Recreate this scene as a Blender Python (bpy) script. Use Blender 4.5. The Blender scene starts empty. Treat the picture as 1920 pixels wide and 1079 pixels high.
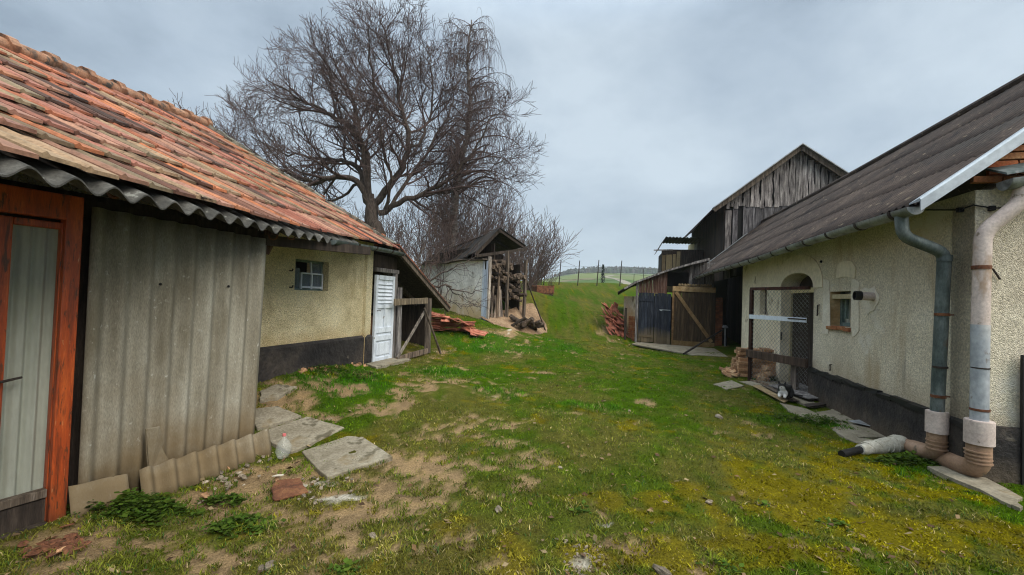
import bpy, bmesh, math, random
import numpy as np
from mathutils import Vector, Matrix

random.seed(11)
rng = np.random.default_rng(11)
SC = bpy.context.scene
COL = SC.collection
PI = math.pi
V = Vector

# ------------------------------------------------------------------ camera
EYE = V((0, 0, 1.6))
FPX = 820.0                       # focal length in pixels of the 1920 px wide photograph
PITCH, ROLL = math.radians(1.35), math.radians(2.0)
CF = V((0, math.cos(PITCH), math.sin(PITCH)))
CR0 = V((1, 0, 0))
CU0 = V((0, -math.sin(PITCH), math.cos(PITCH)))
CR = CR0 * math.cos(ROLL) + CU0 * math.sin(ROLL)
CU = CU0 * math.cos(ROLL) - CR0 * math.sin(ROLL)
cam_data = bpy.data.cameras.new("camera")
cam = bpy.data.objects.new("camera", cam_data)
COL.objects.link(cam)
M4 = Matrix.Identity(4)
for i in range(3):
    M4[i][0], M4[i][1], M4[i][2], M4[i][3] = CR[i], CU[i], -CF[i], EYE[i]
cam.matrix_world = M4
cam_data.sensor_fit = 'HORIZONTAL'
cam_data.sensor_width = 36.0
cam_data.lens = 36.0 * FPX / 1920.0
cam_data.clip_start = 0.05
cam_data.clip_end = 6000
SC.camera = cam

# ------------------------------------------------------------------ light
SUN_EL, SUN_AZ = math.radians(43), math.radians(136)      # azimuth from +Y, clockwise: behind the camera to the right
world = bpy.data.worlds.new("World")
SC.world = world
world.use_nodes = True
wn, wl = world.node_tree.nodes, world.node_tree.links
wn.clear()
w_out = wn.new("ShaderNodeOutputWorld")
sky = wn.new("ShaderNodeTexSky")
sky.sky_type = 'NISHITA'
sky.sun_disc = False
sky.sun_elevation = SUN_EL
sky.sun_rotation = SUN_AZ
bg_sky = wn.new("ShaderNodeBackground")
bg_sky.inputs[1].default_value = 0.09
wl.new(sky.outputs[0], bg_sky.inputs[0])
tc = wn.new("ShaderNodeTexCoord")
mp = wn.new("ShaderNodeMapping")
mp.inputs['Rotation'].default_value = (0, 0.25, 0.5)
mp.inputs['Scale'].default_value = (1.0, 1.0, 1.9)
wl.new(tc.outputs['Generated'], mp.inputs[0])
nz = wn.new("ShaderNodeTexNoise")
nz.inputs['Scale'].default_value = 1.7
nz.inputs['Detail'].default_value = 9
nz.inputs['Roughness'].default_value = 0.57
nz.inputs['Distortion'].default_value = 0.15
wl.new(mp.outputs[0], nz.inputs['Vector'])
rp = wn.new("ShaderNodeValToRGB")
rp.color_ramp.elements[0].position = 0.34
rp.color_ramp.elements[0].color = (0.215, 0.275, 0.35, 1)
rp.color_ramp.elements[1].position = 0.68
rp.color_ramp.elements[1].color = (0.47, 0.55, 0.625, 1)
e = rp.color_ramp.elements.new(0.5)
e.color = (0.335, 0.41, 0.495, 1)
wl.new(nz.outputs[0], rp.inputs[0])
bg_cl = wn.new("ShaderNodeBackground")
# overcast sky, its unseen overhead part boosted past natural brightness to light the walls
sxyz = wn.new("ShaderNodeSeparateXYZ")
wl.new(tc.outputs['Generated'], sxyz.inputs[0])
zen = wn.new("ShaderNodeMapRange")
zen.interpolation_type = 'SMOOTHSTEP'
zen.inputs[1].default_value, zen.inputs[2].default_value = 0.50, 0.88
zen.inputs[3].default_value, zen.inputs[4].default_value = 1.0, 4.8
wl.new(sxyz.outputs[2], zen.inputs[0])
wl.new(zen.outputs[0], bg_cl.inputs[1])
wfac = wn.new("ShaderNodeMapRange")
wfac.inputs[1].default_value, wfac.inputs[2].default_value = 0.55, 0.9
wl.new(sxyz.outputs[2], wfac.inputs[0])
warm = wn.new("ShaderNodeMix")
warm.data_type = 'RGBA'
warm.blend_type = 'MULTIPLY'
warm.inputs[7].default_value = (1.08, 0.97, 0.82, 1)      # added warm tint on the unseen overhead sky, to warm its light
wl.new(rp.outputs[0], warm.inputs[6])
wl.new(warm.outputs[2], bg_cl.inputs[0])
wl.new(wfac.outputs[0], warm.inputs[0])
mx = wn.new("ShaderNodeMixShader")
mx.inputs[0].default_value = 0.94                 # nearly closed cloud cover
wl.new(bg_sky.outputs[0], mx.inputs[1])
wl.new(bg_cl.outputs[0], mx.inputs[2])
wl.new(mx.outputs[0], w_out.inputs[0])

sun_d = bpy.data.lights.new("sun", 'SUN')
sun_d.energy = 2.7
sun_d.angle = math.radians(48)
sun_d.color = (1.0, 0.93, 0.80)
sun = bpy.data.objects.new("sun", sun_d)
COL.objects.link(sun)
sdir = V((math.sin(SUN_AZ) * math.cos(SUN_EL), math.cos(SUN_AZ) * math.cos(SUN_EL), math.sin(SUN_EL)))
sun.rotation_euler = (-sdir).to_track_quat('-Z', 'Y').to_euler()
SC.view_settings.view_transform = 'Standard'
SC.view_settings.look = 'None'
SC.view_settings.gamma = 1.0
SC.view_settings.exposure = 0.42
SC.render.engine = 'CYCLES'
SC.cycles.use_denoising = True
SC.cycles.filter_width = 1.1
SC.cycles.max_bounces = 6
SC.cycles.transparent_max_bounces = 8

# ------------------------------------------------------------------ picture-to-place helpers
def ray(px, py):
    return CF + CR * ((px - 960) / FPX) + CU * ((539.5 - py) / FPX)

def at(px, py, Y):
    """the point seen at that pixel, Y metres ahead of the camera"""
    d = ray(px, py)
    return EYE + d * (Y / d.y)

def smooth(a, b, x):
    t = np.clip((x - a) / (b - a), 0, 1)
    return t * t * (3 - 2 * t)

def _h(ix, iy, seed):
    n = (ix.astype(np.int64) * 374761393 + iy.astype(np.int64) * 668265263 + seed * 974634777) & 0x7fffffff
    n = ((n ^ (n >> 13)) * 1274126177) & 0x7fffffff
    return ((n ^ (n >> 16)) & 0xffff) / 65535.0

def vnoise(x, y, seed=0):
    xi, yi = np.floor(x), np.floor(y)
    fx, fy = x - xi, y - yi
    fx = fx * fx * (3 - 2 * fx)
    fy = fy * fy * (3 - 2 * fy)
    a, b = _h(xi, yi, seed), _h(xi + 1, yi, seed)
    c, d = _h(xi, yi + 1, seed), _h(xi + 1, yi + 1, seed)
    return (a * (1 - fx) + b * fx) * (1 - fy) + (c * (1 - fx) + d * fx) * fy

def fbm(x, y, seed=0, octv=4):
    s, amp, tot = 0, 1.0, 0
    for k in range(octv):
        s = s + amp * vnoise(x * 2 ** k + 13.7 * k, y * 2 ** k - 7.1 * k, seed + k)
        tot += amp
        amp *= 0.5
    return s / tot

# terrain: a smooth sheet through a few heights read off the place (x, y, z)
CP = []
def cpix(px, py, Y):
    p = at(px, py, Y)
    CP.append((p.x, p.y, p.z))
for a in [(130, 968, 3.27), (485, 852, 4.67), (500, 705, 6.05), (690, 681, 8.2), (805, 660, 10.66), (870, 612, 13.0),
          (922, 605, 15.4), (990, 556, 17.6), (1000, 620, 17.0), (1050, 570, 26.0), (1190, 642, 17.2), (1135, 575, 22.5),
          (1000, 530, 36.0), (1090, 533, 36.0), (1180, 535, 36.0), (960, 534, 34.0), (900, 700, 8.8), (1100, 700, 9.0),
          (1100, 640, 13.0), (1330, 655, 15.8), (1050, 1075, 2.5)]:
    cpix(*a)
for a in [(845, 594, 13.5), (815, 588, 15.5), (838, 578, 18.2), (870, 590, 17.0)]:
    cpix(*a)
CP += [(5.43, 7.95, 0.0), (4.5, 4.14, 0.0), (6.5, 12.4, 0.05), (4.3, 9.5, 0.02), (0, 5, 0.02), (2.5, 4.5, 0.0), (2.6, 12, 0.1),
       (0, -5, -0.1), (-6, -5, -0.2), (6, -5, 0), (11, 4, 0.0), (12, 16, 0.3), (12, 36, 2.6), (-8, 8, 0.25), (-9, 16, 0.8),
       (-10, 26, 1.7), (-12, 36, 2.6), (-14, 4, 0.0), (25, 10, 0.5), (25, 36, 2.6), (-25, 10, 0.4), (-25, 36, 2.6), (7.5, 17.5, 0.1)]
CPA = np.array(CP)
def _tps(r2):
    return np.where(r2 > 1e-9, 0.5 * r2 * np.log(np.maximum(r2, 1e-9)), 0)
def _solve():
    n = len(CPA)
    d2 = ((CPA[:, None, :2] - CPA[None, :, :2]) ** 2).sum(-1)
    A = np.zeros((n + 3, n + 3))
    A[:n, :n] = _tps(d2) + np.eye(n) * 0.6
    A[:n, n] = 1
    A[:n, n + 1:] = CPA[:, :2]
    A[n, :n] = 1
    A[n + 1:, :n] = CPA[:, :2].T
    b = np.zeros(n + 3)
    b[:n] = CPA[:, 2]
    return np.linalg.solve(A, b)
TW = _solve()
def terrain(x, y):
    x, y = np.asarray(x, float), np.asarray(y, float)
    cx, cy = np.clip(x, -25, 25), np.clip(y, -8, 37)
    z = TW[-3] + TW[-2] * cx + TW[-1] * cy
    for k in range(len(CPA)):
        z = z + TW[k] * _tps((cx - CPA[k, 0]) ** 2 + (cy - CPA[k, 1]) ** 2)
    # beyond the crest: a dip, then far fields climbing to a hill on the right
    over = np.maximum(y - 37, 0)
    z = z - 0.10 * np.minimum(over, 45) * smooth(0, 20, over)
    lat = smooth(-0.02, 0.19, x / np.maximum(y, 1))
    far = np.maximum(y - 90, 0)
    z = z + far * (0.050 + 0.042 * lat) * smooth(0, 120, far) * (1 - 0.35 * smooth(350, 900, y))
    return z
def tz(x, y):
    return float(terrain(x, y))

def G(px, py, dz=0.0):
    """where the line of sight through that pixel meets the ground"""
    d = ray(px, py)
    t, step = 1.0, 0.15
    prev = t
    while t < 60:
        p = EYE + d * t
        if p.z < tz(p.x, p.y) + dz:
            a, b = prev, t
            for _ in range(14):
                m = (a + b) / 2
                q = EYE + d * m
                if q.z < tz(q.x, q.y) + dz: b = m
                else: a = m
            return EYE + d * b
        prev = t
        t += step
    return EYE + d * 40

class Pl:
    """an upright plane through (x, y) running along the unit direction u"""
    def __init__(self, ox, oy, ux, uy):
        l = math.hypot(ux, uy)
        self.o, self.u = V((ox, oy, 0)), V((ux / l, uy / l, 0))
        self.n = V((self.u.y, -self.u.x, 0))           # to the right of u
    def hit(self, px, py, off=0.0):
        d = ray(px, py)
        t = (self.o + self.n * off - EYE).dot(self.n) / d.dot(self.n)
        p = EYE + d * t
        return (p - self.o).dot(self.u), p.z
    def P(self, s, z, off=0.0):
        p = self.o + self.u * s + self.n * off
        return V((p.x, p.y, z))

# ------------------------------------------------------------------ mesh builder
class MB:
    def __init__(self):
        self.v, self.f, self.c, self.mi = [], [], [], []
    def add(self, vs, fs, col=(1, 1, 1), mi=0):
        b = len(self.v)
        self.v += [tuple(p) for p in vs]
        self.c += [col] * len(vs)
        self.f += [tuple(b + i for i in f) for f in fs]
        self.mi += [mi] * len(fs)
    def quad(self, a, b, c, d, col=(1, 1, 1), mi=0):
        self.add([a, b, c, d], [(0, 1, 2, 3)], col, mi)
    def box(self, c, size, ax=None, col=(1, 1, 1), mi=0, jit=0.0):
        c = V(c)
        X, Y, Z = ax if ax else (V((1, 0, 0)), V((0, 1, 0)), V((0, 0, 1)))
        vs = []
        for sx in (-1, 1):
            for sy in (-1, 1):
                for sz in (-1, 1):
                    p = c + X * (sx * size[0] / 2) + Y * (sy * size[1] / 2) + Z * (sz * size[2] / 2)
                    if jit: p = p + V((random.uniform(-jit, jit), random.uniform(-jit, jit), random.uniform(-jit, jit)))
                    vs.append(p)
        self.add(vs, [(0, 1, 3, 2), (4, 6, 7, 5), (0, 4, 5, 1), (2, 3, 7, 6), (0, 2, 6, 4), (1, 5, 7, 3)], col, mi)
    def beam(self, p0, p1, w, h, up=V((0, 0, 1)), col=(1, 1, 1), mi=0, jit=0.0):
        p0, p1 = V(p0), V(p1)
        d = p1 - p0
        X = d.normalized()
        Y = up.cross(X)
        if Y.length < 1e-4: Y = V((1, 0, 0)).cross(X)
        Y.normalize()
        Z = X.cross(Y)
        self.box((p0 + p1) / 2, (d.length, w, h), (X, Y, Z), col, mi, jit)
    def plank(self, p0, p1, w, t, n, col=(1, 1, 1), wob=0.0, seg=5, taper=0.0):
        """a board from p0 to p1, width w across, thickness t along n, with slightly wandering edges"""
        p0, p1, n = V(p0), V(p1), V(n).normalized()
        d = (p1 - p0)
        a = n.cross(d.normalized()).normalized()
        vs, fs = [], []
        o = 0.0
        for k in range(seg + 1):
            q = p0 + d * (k / seg)
            o = o * 0.6 + random.uniform(-wob, wob)
            ww = w * (1 - taper * k / seg)
            l, r = -ww / 2 + o + random.uniform(-wob, wob) * .5, ww / 2 + o + random.uniform(-wob, wob) * .5
            vs += [q + a * l, q + a * r, q + a * r + n * t, q + a * l + n * t]
        for k in range(seg):
            b = 4 * k
            for i in range(4):
                j = (i + 1) % 4
                fs.append((b + i, b + j, b + 4 + j, b + 4 + i))
        fs += [(3, 2, 1, 0), (4 * seg, 4 * seg + 1, 4 * seg + 2, 4 * seg + 3)]
        self.add(vs, fs, col)
    def tube(self, pts, rad, n=8, cap=True, col=(1, 1, 1), mi=0):
        pts = [V(p) for p in pts]
        if not isinstance(rad, (list, tuple)): rad = [rad] * len(pts)
        vs, fs = [], []
        ref = None
        for i, p in enumerate(pts):
            d = (pts[min(i + 1, len(pts) - 1)] - pts[max(i - 1, 0)])
            if d.length < 1e-9: d = V((0, 0, 1))
            d.normalize()
            if ref is None:
                ref = d.orthogonal().normalized()
            ref = ref - d * ref.dot(d)
            if ref.length < 1e-5: ref = d.orthogonal()
            ref.normalize()
            bi = d.cross(ref)
            for k in range(n):
                a = 2 * PI * k / n
                vs.append(p + (ref * math.cos(a) + bi * math.sin(a)) * rad[i])
        for i in range(len(pts) - 1):
            for k in range(n):
                k2 = (k + 1) % n
                fs.append((i * n + k, i * n + k2, (i + 1) * n + k2, (i + 1) * n + k))
        if cap:
            fs.append(tuple(range(n - 1, -1, -1)))
            fs.append(tuple((len(pts) - 1) * n + k for k in range(n)))
        self.add(vs, fs, col, mi)
    def prism(self, poly, ext, col=(1, 1, 1), mi=0):
        """polygon extruded by the vector ext"""
        poly = [V(p) for p in poly]
        ext = V(ext)
        n = len(poly)
        fs = [tuple(range(n)), tuple(range(2 * n - 1, n - 1, -1))]
        for i in range(n):
            j = (i + 1) % n
            fs.append((i, n + i, n + j, j))
        self.add(poly + [p + ext for p in poly], fs, col, mi)
    def ball(self, c, r, n=8, m=6, sq=(1, 1, 1), jit=0.0, col=(1, 1, 1), mi=0):
        c = V(c)
        vs, fs = [], []
        for i in range(m + 1):
            th = PI * i / m
            for k in range(n):
                ph = 2 * PI * k / n
                q = 1 + random.uniform(-jit, jit)
                vs.append(c + V((math.sin(th) * math.cos(ph) * sq[0], math.sin(th) * math.sin(ph) * sq[1], math.cos(th) * sq[2])) * r * q)
        for i in range(m):
            for k in range(n):
                k2 = (k + 1) % n
                fs.append((i * n + k, (i + 1) * n + k, (i + 1) * n + k2, i * n + k2))
        self.add(vs, fs, col, mi)
    def wall(self, pl, s0, s1, zb, zt, holes=(), th=0.2, off=0.0, extra_s=(), extra_z=(), jag=0.0, col=(1, 1, 1)):
        """a wall in plane pl from s0..s1, zb..zt with oblong holes (sa, sb, za, zb); outer face at off, thickness goes to -n"""
        S_ = sorted(set([s0, s1] + [h[0] for h in holes] + [h[1] for h in holes] + list(extra_s)))
        Z_ = sorted(set([zb, zt] + [h[2] for h in holes] + [h[3] for h in holes] + list(extra_z)))
        S_ = [s for s in S_ if s0 <= s <= s1]
        Z_ = [z for z in Z_ if zb <= z <= zt]
        def solid(i, j):
            if not (0 <= i < len(S_) - 1 and 0 <= j < len(Z_) - 1): return False
            cs, cz = (S_[i] + S_[i + 1]) / 2, (Z_[j] + Z_[j + 1]) / 2
            return not any(h[0] < cs < h[1] and h[2] < cz < h[3] for h in holes)
        P = lambda s, z, o: pl.P(s, z, off - o)
        for i in range(len(S_) - 1):
            for j in range(len(Z_) - 1):
                if not solid(i, j): continue
                a, b, c, d = S_[i], S_[i + 1], Z_[j], Z_[j + 1]
                self.quad(P(a, c, 0), P(b, c, 0), P(b, d, 0), P(a, d, 0), col)
                self.quad(P(a, c, th), P(a, d, th), P(b, d, th), P(b, c, th), col)
                if not solid(i - 1, j): self.quad(P(a, c, 0), P(a, d, 0), P(a, d, th), P(a, c, th), col)
                if not solid(i + 1, j): self.quad(P(b, c, 0), P(b, c, th), P(b, d, th), P(b, d, 0), col)
                if not solid(i, j - 1): self.quad(P(a, c, 0), P(a, c, th), P(b, c, th), P(b, c, 0), col)
                if not solid(i, j + 1): self.quad(P(a, d, 0), P(b, d, 0), P(b, d, th), P(a, d, th), col)
    def build(self, name, mat, parent=None, smooth_=False, origin=None, bevel=0.0, fix=True):
        o = origin if origin is not None else root_loc(parent)
        me = bpy.data.meshes.new(name)
        me.from_pydata([(p[0] - o[0], p[1] - o[1], p[2] - o[2]) for p in self.v], [], self.f)
        ca = me.attributes.new("tint", 'FLOAT_COLOR', 'POINT')
        arr = np.ones((len(self.v), 4), np.float32)
        if self.v: arr[:, :3] = np.array(self.c, np.float32)
        ca.data.foreach_set("color", arr.ravel())
        mats = mat if isinstance(mat, (list, tuple)) else [mat]
        for m in mats: me.materials.append(m)
        me.polygons.foreach_set("material_index", np.array(self.mi, np.int32))
        if fix and len(self.f) < 60000:
            bm = bmesh.new()
            bm.from_mesh(me)
            bmesh.ops.recalc_face_normals(bm, faces=bm.faces)
            bm.to_mesh(me)
            bm.free()
        if smooth_:
            me.polygons.foreach_set("use_smooth", np.ones(len(me.polygons), bool))
            if smooth_ != 'all':
                me.set_sharp_from_angle(angle=math.radians(40))
        me.update()
        ob = bpy.data.objects.new(name, me)
        COL.objects.link(ob)
        if parent is not None: ob.parent = parent
        elif origin is not None: ob.location = origin
        if bevel:
            bv = ob.modifiers.new("bevel", 'BEVEL')
            bv.width = bevel
            bv.segments = 2
            bv.limit_method = 'ANGLE'
        return ob

def root_loc(p):
    l = V((0, 0, 0))
    while p is not None:
        l = l + p.location
        p = p.parent
    return l

def tag(o, label=None, cat=None, group=None, kind=None):
    if label: o["label"] = label
    if cat: o["category"] = cat
    if group: o["group"] = group
    if kind: o["kind"] = kind
    return o

def thing(name, loc, label, cat, group=None):
    o = bpy.data.objects.new(name, None)
    o.empty_display_size = 0.2
    o.location = loc
    COL.objects.link(o)
    return tag(o, label, cat, group)

def copy_tree(o, parent=None):
    c = o.copy()
    COL.objects.link(c)
    c.parent = parent
    for ch in list(o.children): copy_tree(ch, c)
    return c

# ------------------------------------------------------------------ materials
def lerp3(a, b, t): return tuple(a[i] * (1 - t) + b[i] * t for i in range(3))

def mat(name, cols, scale=3.0, stretch=(1, 1, 1), detail=6, nrough=0.6, bump=0.4, bscale=None, bstretch=None, bdist=0.01, rough=0.85,
        tint=False, rnd=0.0, metallic=0.0, spots=None, spec=0.3, fine=0.35, fscale=None, lo=0.3, hi=0.7, voro=None, low=None):
    """cols: 2-4 colours along a noise; spots: list of (colour, scale, threshold, softness, stretch); low: (colour, z0, z1) grime of a
    real height above the ground, ragged; voro: scale of a pebbly bump"""
    m = bpy.data.materials.new(name)
    m.use_nodes = True
    N, L = m.node_tree.nodes, m.node_tree.links
    bsdf = N["Principled BSDF"]
    bsdf.inputs['Roughness'].default_value = rough
    bsdf.inputs['Metallic'].default_value = metallic
    bsdf.inputs['Specular IOR Level'].default_value = spec
    t = N.new("ShaderNodeTexCoord")
    def mapped(st):
        mm = N.new("ShaderNodeMapping")
        mm.inputs['Scale'].default_value = st
        L.new(t.outputs['Object'], mm.inputs[0])
        return mm.outputs[0]
    base = mapped(stretch)
    def noise(sc, vec, det=detail, rg=nrough):
        n = N.new("ShaderNodeTexNoise")
        n.inputs['Scale'].default_value = sc
        n.inputs['Detail'].default_value = det
        n.inputs['Roughness'].default_value = rg
        L.new(vec, n.inputs['Vector'])
        return n.outputs[0]
    r = N.new("ShaderNodeValToRGB")
    els = r.color_ramp.elements
    for i, c in enumerate(cols):
        pos = lo + (hi - lo) * i / max(1, len(cols) - 1)
        if i == 0: el = els[0]; el.position = pos
        elif i == len(cols) - 1: el = els[-1]; el.position = pos
        else: el = els.new(pos)
        el.color = (*c, 1)
    L.new(noise(scale, base), r.inputs[0])
    cur = r.outputs[0]
    def mixc(a, b, fac, mode='MIX'):
        x = N.new("ShaderNodeMix")
        x.data_type = 'RGBA'
        x.blend_type = mode
        x.clamp_factor = True
        if isinstance(fac, float): x.inputs[0].default_value = fac
        else: L.new(fac, x.inputs[0])
        L.new(a, x.inputs[6])
        if isinstance(b, tuple): x.inputs[7].default_value = (*b, 1)
        else: L.new(b, x.inputs[7])
        return x.outputs[2]
    if fine:
        fr = N.new("ShaderNodeMapRange")
        fr.inputs[1].default_value, fr.inputs[2].default_value = 0.25, 0.75
        fr.inputs[3].default_value, fr.inputs[4].default_value = 1 - fine, 1 + fine
        L.new(noise(fscale or scale * 9, base, 3), fr.inputs[0])
        mm = N.new("ShaderNodeVectorMath")
        mm.operation = 'SCALE'
        L.new(cur, mm.inputs[0])
        L.new(fr.outputs[0], mm.inputs['Scale'])
        cur = mm.outputs[0]
    for sp in (spots or []):
        c, sc, th, soft = sp[:4]
        vec = mapped(sp[4]) if len(sp) > 4 else base
        mr = N.new("ShaderNodeMapRange")
        mr.inputs[1].default_value, mr.inputs[2].default_value = th, th + soft
        L.new(noise(sc, vec, 5), mr.inputs[0])
        cur = mixc(cur, c, mr.outputs[0])
    if low:
        c, z0, z1 = low
        g = N.new("ShaderNodeNewGeometry")
        sx = N.new("ShaderNodeSeparateXYZ")
        L.new(g.outputs['Position'], sx.inputs[0])
        ad = N.new("ShaderNodeMath")
        ad.operation = 'MULTIPLY_ADD'
        L.new(noise(2.3, t.outputs['Object'], 6), ad.inputs[0])
        ad.inputs[1].default_value = (z1 - z0) * 1.5
        L.new(sx.outputs[2], ad.inputs[2])
        mr = N.new("ShaderNodeMapRange")
        mr.inputs[1].default_value, mr.inputs[2].default_value = z0 + (z1 - z0) * .75, z1 + (z1 - z0) * .75
        mr.inputs[3].default_value, mr.inputs[4].default_value = 0.85, 0.0
        L.new(ad.outputs[0], mr.inputs[0])
        cur = mixc(cur, c, mr.outputs[0])
    if tint:
        at_ = N.new("ShaderNodeAttribute")
        at_.attribute_name = "tint"
        cur = mixc(cur, at_.outputs[0], 1.0, 'MULTIPLY')
    if rnd:
        oi = N.new("ShaderNodeObjectInfo")
        mr = N.new("ShaderNodeMapRange")
        mr.inputs[3].default_value, mr.inputs[4].default_value = 1 - rnd, 1 + rnd
        L.new(oi.outputs['Random'], mr.inputs[0])
        hs = N.new("ShaderNodeHueSaturation")
        L.new(cur, hs.inputs['Color'])
        L.new(mr.outputs[0], hs.inputs['Value'])
        cur = hs.outputs[0]
    L.new(cur, bsdf.inputs['Base Color'])
    if bump:
        b = N.new("ShaderNodeBump")
        b.inputs['Strength'].default_value = bump
        b.inputs['Distance'].default_value = bdist
        bv = mapped(bstretch) if bstretch else base
        hgt = noise(bscale or scale * 6, bv, 5, 0.65)
        if voro:
            vo = N.new("ShaderNodeTexVoronoi")
            vo.inputs['Scale'].default_value = voro
            L.new(t.outputs['Object'], vo.inputs['Vector'])
            ad = N.new("ShaderNodeMath")
            ad.operation = 'MULTIPLY_ADD'
            L.new(vo.outputs[0], ad.inputs[0])
            ad.inputs[1].default_value = -0.9
            L.new(hgt, ad.inputs[2])
            hgt = ad.outputs[0]
        L.new(hgt, b.inputs['Height'])
        L.new(b.outputs[0], bsdf.inputs['Normal'])
    return m

def flat(name, c, rough=0.7, metallic=0.0):
    return mat(name, [lerp3(c, (0, 0, 0), .15), c], scale=8, bump=0.1, rough=rough, metallic=metallic, fine=.15)

def glass(name, c, alpha=0.35):
    m = bpy.data.materials.new(name)
    m.use_nodes = True
    b = m.node_tree.nodes["Principled BSDF"]
    b.inputs['Base Color'].default_value = (*c, 1)
    b.inputs['Roughness'].default_value = 0.06
    b.inputs['Alpha'].default_value = alpha
    return m

wz = (9, 9, 0.9)
MT = {}
MT['plaster_ochre'] = mat('plaster_ochre', [(.47, .39, .225), (.69, .60, .385), (.79, .71, .50)], scale=1.6, bump=1.0, bscale=42, bdist=.02, voro=60, fine=.45,
                          fscale=55, spots=[((.44, .35, .18), 1.1, .60, .10, (1, 1, .5)), ((.60, .27, .03), 3.1, .735, .01)], low=((.44, .29, .11), .55, 1.0))
MT['plaster_grey'] = mat('plaster_grey', [(.54, .47, .36), (.69, .62, .485), (.77, .705, .59)], scale=.9, bump=.8, bscale=95, bdist=.014, voro=105, fine=.42, fscale=45,
                         spots=[((.44, .32, .18), 1.6, .57, .16, (1, 1, .22)), ((.74, .69, .60), 1.7, .60, .08), ((.36, .32, .26), 4.5, .64, .08, (1, 1, .15))], low=((.36, .27, .16), .25, .85))
MT['plaster_smooth'] = mat('plaster_smooth', [(.62, .54, .40), (.79, .71, .56)], scale=1.5, bump=.5, bscale=14, fine=.18, spots=[((.25, .19, .12), 2.2, .62, .08)])
MT['whitewash'] = mat('whitewash', [(.54, .48, .38), (.72, .67, .57)], scale=4, bump=.6, bscale=20, fine=.2, spots=[((.42, .30, .14), 5, .62, .08)])
MT['reveal_ochre'] = mat('reveal_ochre', [(.38, .22, .08), (.52, .40, .24)], scale=3, bump=.5, fine=.25)
MT['white_wall'] = mat('white_wall', [(.52, .49, .43), (.78, .75, .69), (.82, .80, .75)], scale=1.3, bump=.9, bscale=16, bdist=.02, fine=.25,
                       spots=[((.28, .25, .21), 1.6, .60, .07, (1, 1, .6))], low=((.52, .35, .14), .9, 1.9))
MT['tar'] = mat('tar', [(.010, .009, .010), (.028, .024, .023), (.07, .056, .046)], scale=2.2, bump=.9, bscale=9, bdist=.04, rough=.75, fine=.4, spots=[((.10, .085, .07), 3.2, .64, .06)], low=((.095, .07, .045), -.05, .28))
MT['fibre'] = mat('fibre', [(.175, .155, .115), (.27, .25, .20), (.36, .345, .29)], scale=1.6, stretch=(2.5, 2.5, .6), bump=.6, bscale=80, bstretch=(1, 1, .8), bdist=.005, fine=.32, fscale=60, tint=True,
                  spots=[((.12, .10, .06), 1.4, .56, .22, (1.5, 1.5, .4)), ((.43, .42, .37), 22, .64, .08, (1, 1, .7))], low=((.15, .10, .045), .0, .75))
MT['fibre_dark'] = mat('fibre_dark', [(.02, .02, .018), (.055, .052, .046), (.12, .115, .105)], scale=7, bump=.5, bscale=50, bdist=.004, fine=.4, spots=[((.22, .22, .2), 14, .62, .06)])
MT['tile'] = mat('tile', [(.62, .60, .58), (1, 1, 1), (1.15, 1.12, 1.1)], scale=6, bump=.5, bscale=40, bdist=.005, tint=True, fine=.3, fscale=45,
                 spots=[((.06, .045, .035), 4.5, .64, .06), ((.22, .19, .11), 3.3, .64, .08), ((.30, .25, .20), 1.2, .56, .14)])
MT['mortar'] = mat('mortar', [(.06, .055, .045), (.16, .15, .12), (.27, .25, .2)], scale=7, bump=1, bscale=22, bdist=.03, fine=.4)
MT['ridge'] = mat('ridge', [(.10, .07, .055), (.30, .15, .085), (.36, .22, .15)], scale=5, bump=.6, bscale=24, fine=.35, spots=[((.05, .05, .045), 6, .55, .08)])
MT['orange_paint'] = mat('orange_paint', [(.14, .026, .008), (.37, .058, .010), (.50, .10, .018)], scale=3, stretch=(7, 7, .7), bump=.5, bscale=14, bdist=.006, rough=.42, spec=.5, fine=.3,
                         spots=[((.12, .03, .01), 5, .60, .08, (6, 6, .6)), ((.10, .03, .012), 14, .60, .05, (3, 3, .5)), ((.55, .24, .10), 12, .66, .03, (4, 4, .5))], low=((.035, .018, .010), -.25, .35))
MT['old_wood'] = mat('old_wood', [(.035, .026, .02), (.10, .075, .055), (.19, .155, .125)], scale=2.2, stretch=wz, bump=.8, bscale=12, bdist=.01, tint=True, fine=.4)
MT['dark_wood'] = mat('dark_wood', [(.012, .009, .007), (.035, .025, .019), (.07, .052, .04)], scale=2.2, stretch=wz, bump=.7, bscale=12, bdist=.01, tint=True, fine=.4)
MT['grey_wood'] = mat('grey_wood', [(.05, .043, .043), (.16, .145, .14), (.34, .315, .30)], scale=1.8, stretch=wz, bump=.9, bscale=9, bdist=.012, tint=True, fine=.5, lo=.34, hi=.66)
MT['blue_door'] = mat('blue_door', [(.008, .011, .018), (.016, .021, .034), (.045, .052, .066)], scale=2.2, stretch=wz, bump=.6, bscale=10, tint=True, fine=.4, low=((.17, .125, .07), .25, .62))
MT['brown_door'] = mat('brown_door', [(.03, .018, .009), (.062, .038, .019), (.11, .073, .04)], scale=2.2, stretch=wz, bump=.6, bscale=10, tint=True, fine=.35)
MT['tan_wood'] = mat('tan_wood', [(.15, .10, .045), (.26, .185, .095), (.34, .26, .15)], scale=3, stretch=(2, 2, 2), bump=.5, bscale=18, tint=True, fine=.35)
MT['white_paint'] = mat('white_paint', [(.38, .42, .47), (.58, .63, .70), (.64, .69, .76)], scale=2.5, stretch=(3, 3, 1), bump=.5, bscale=20, bdist=.004, rough=.6, tint=True, fine=.14,
                        spots=[((.17, .13, .09), 6, .67, .04, (2, 2, 1))])
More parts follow.
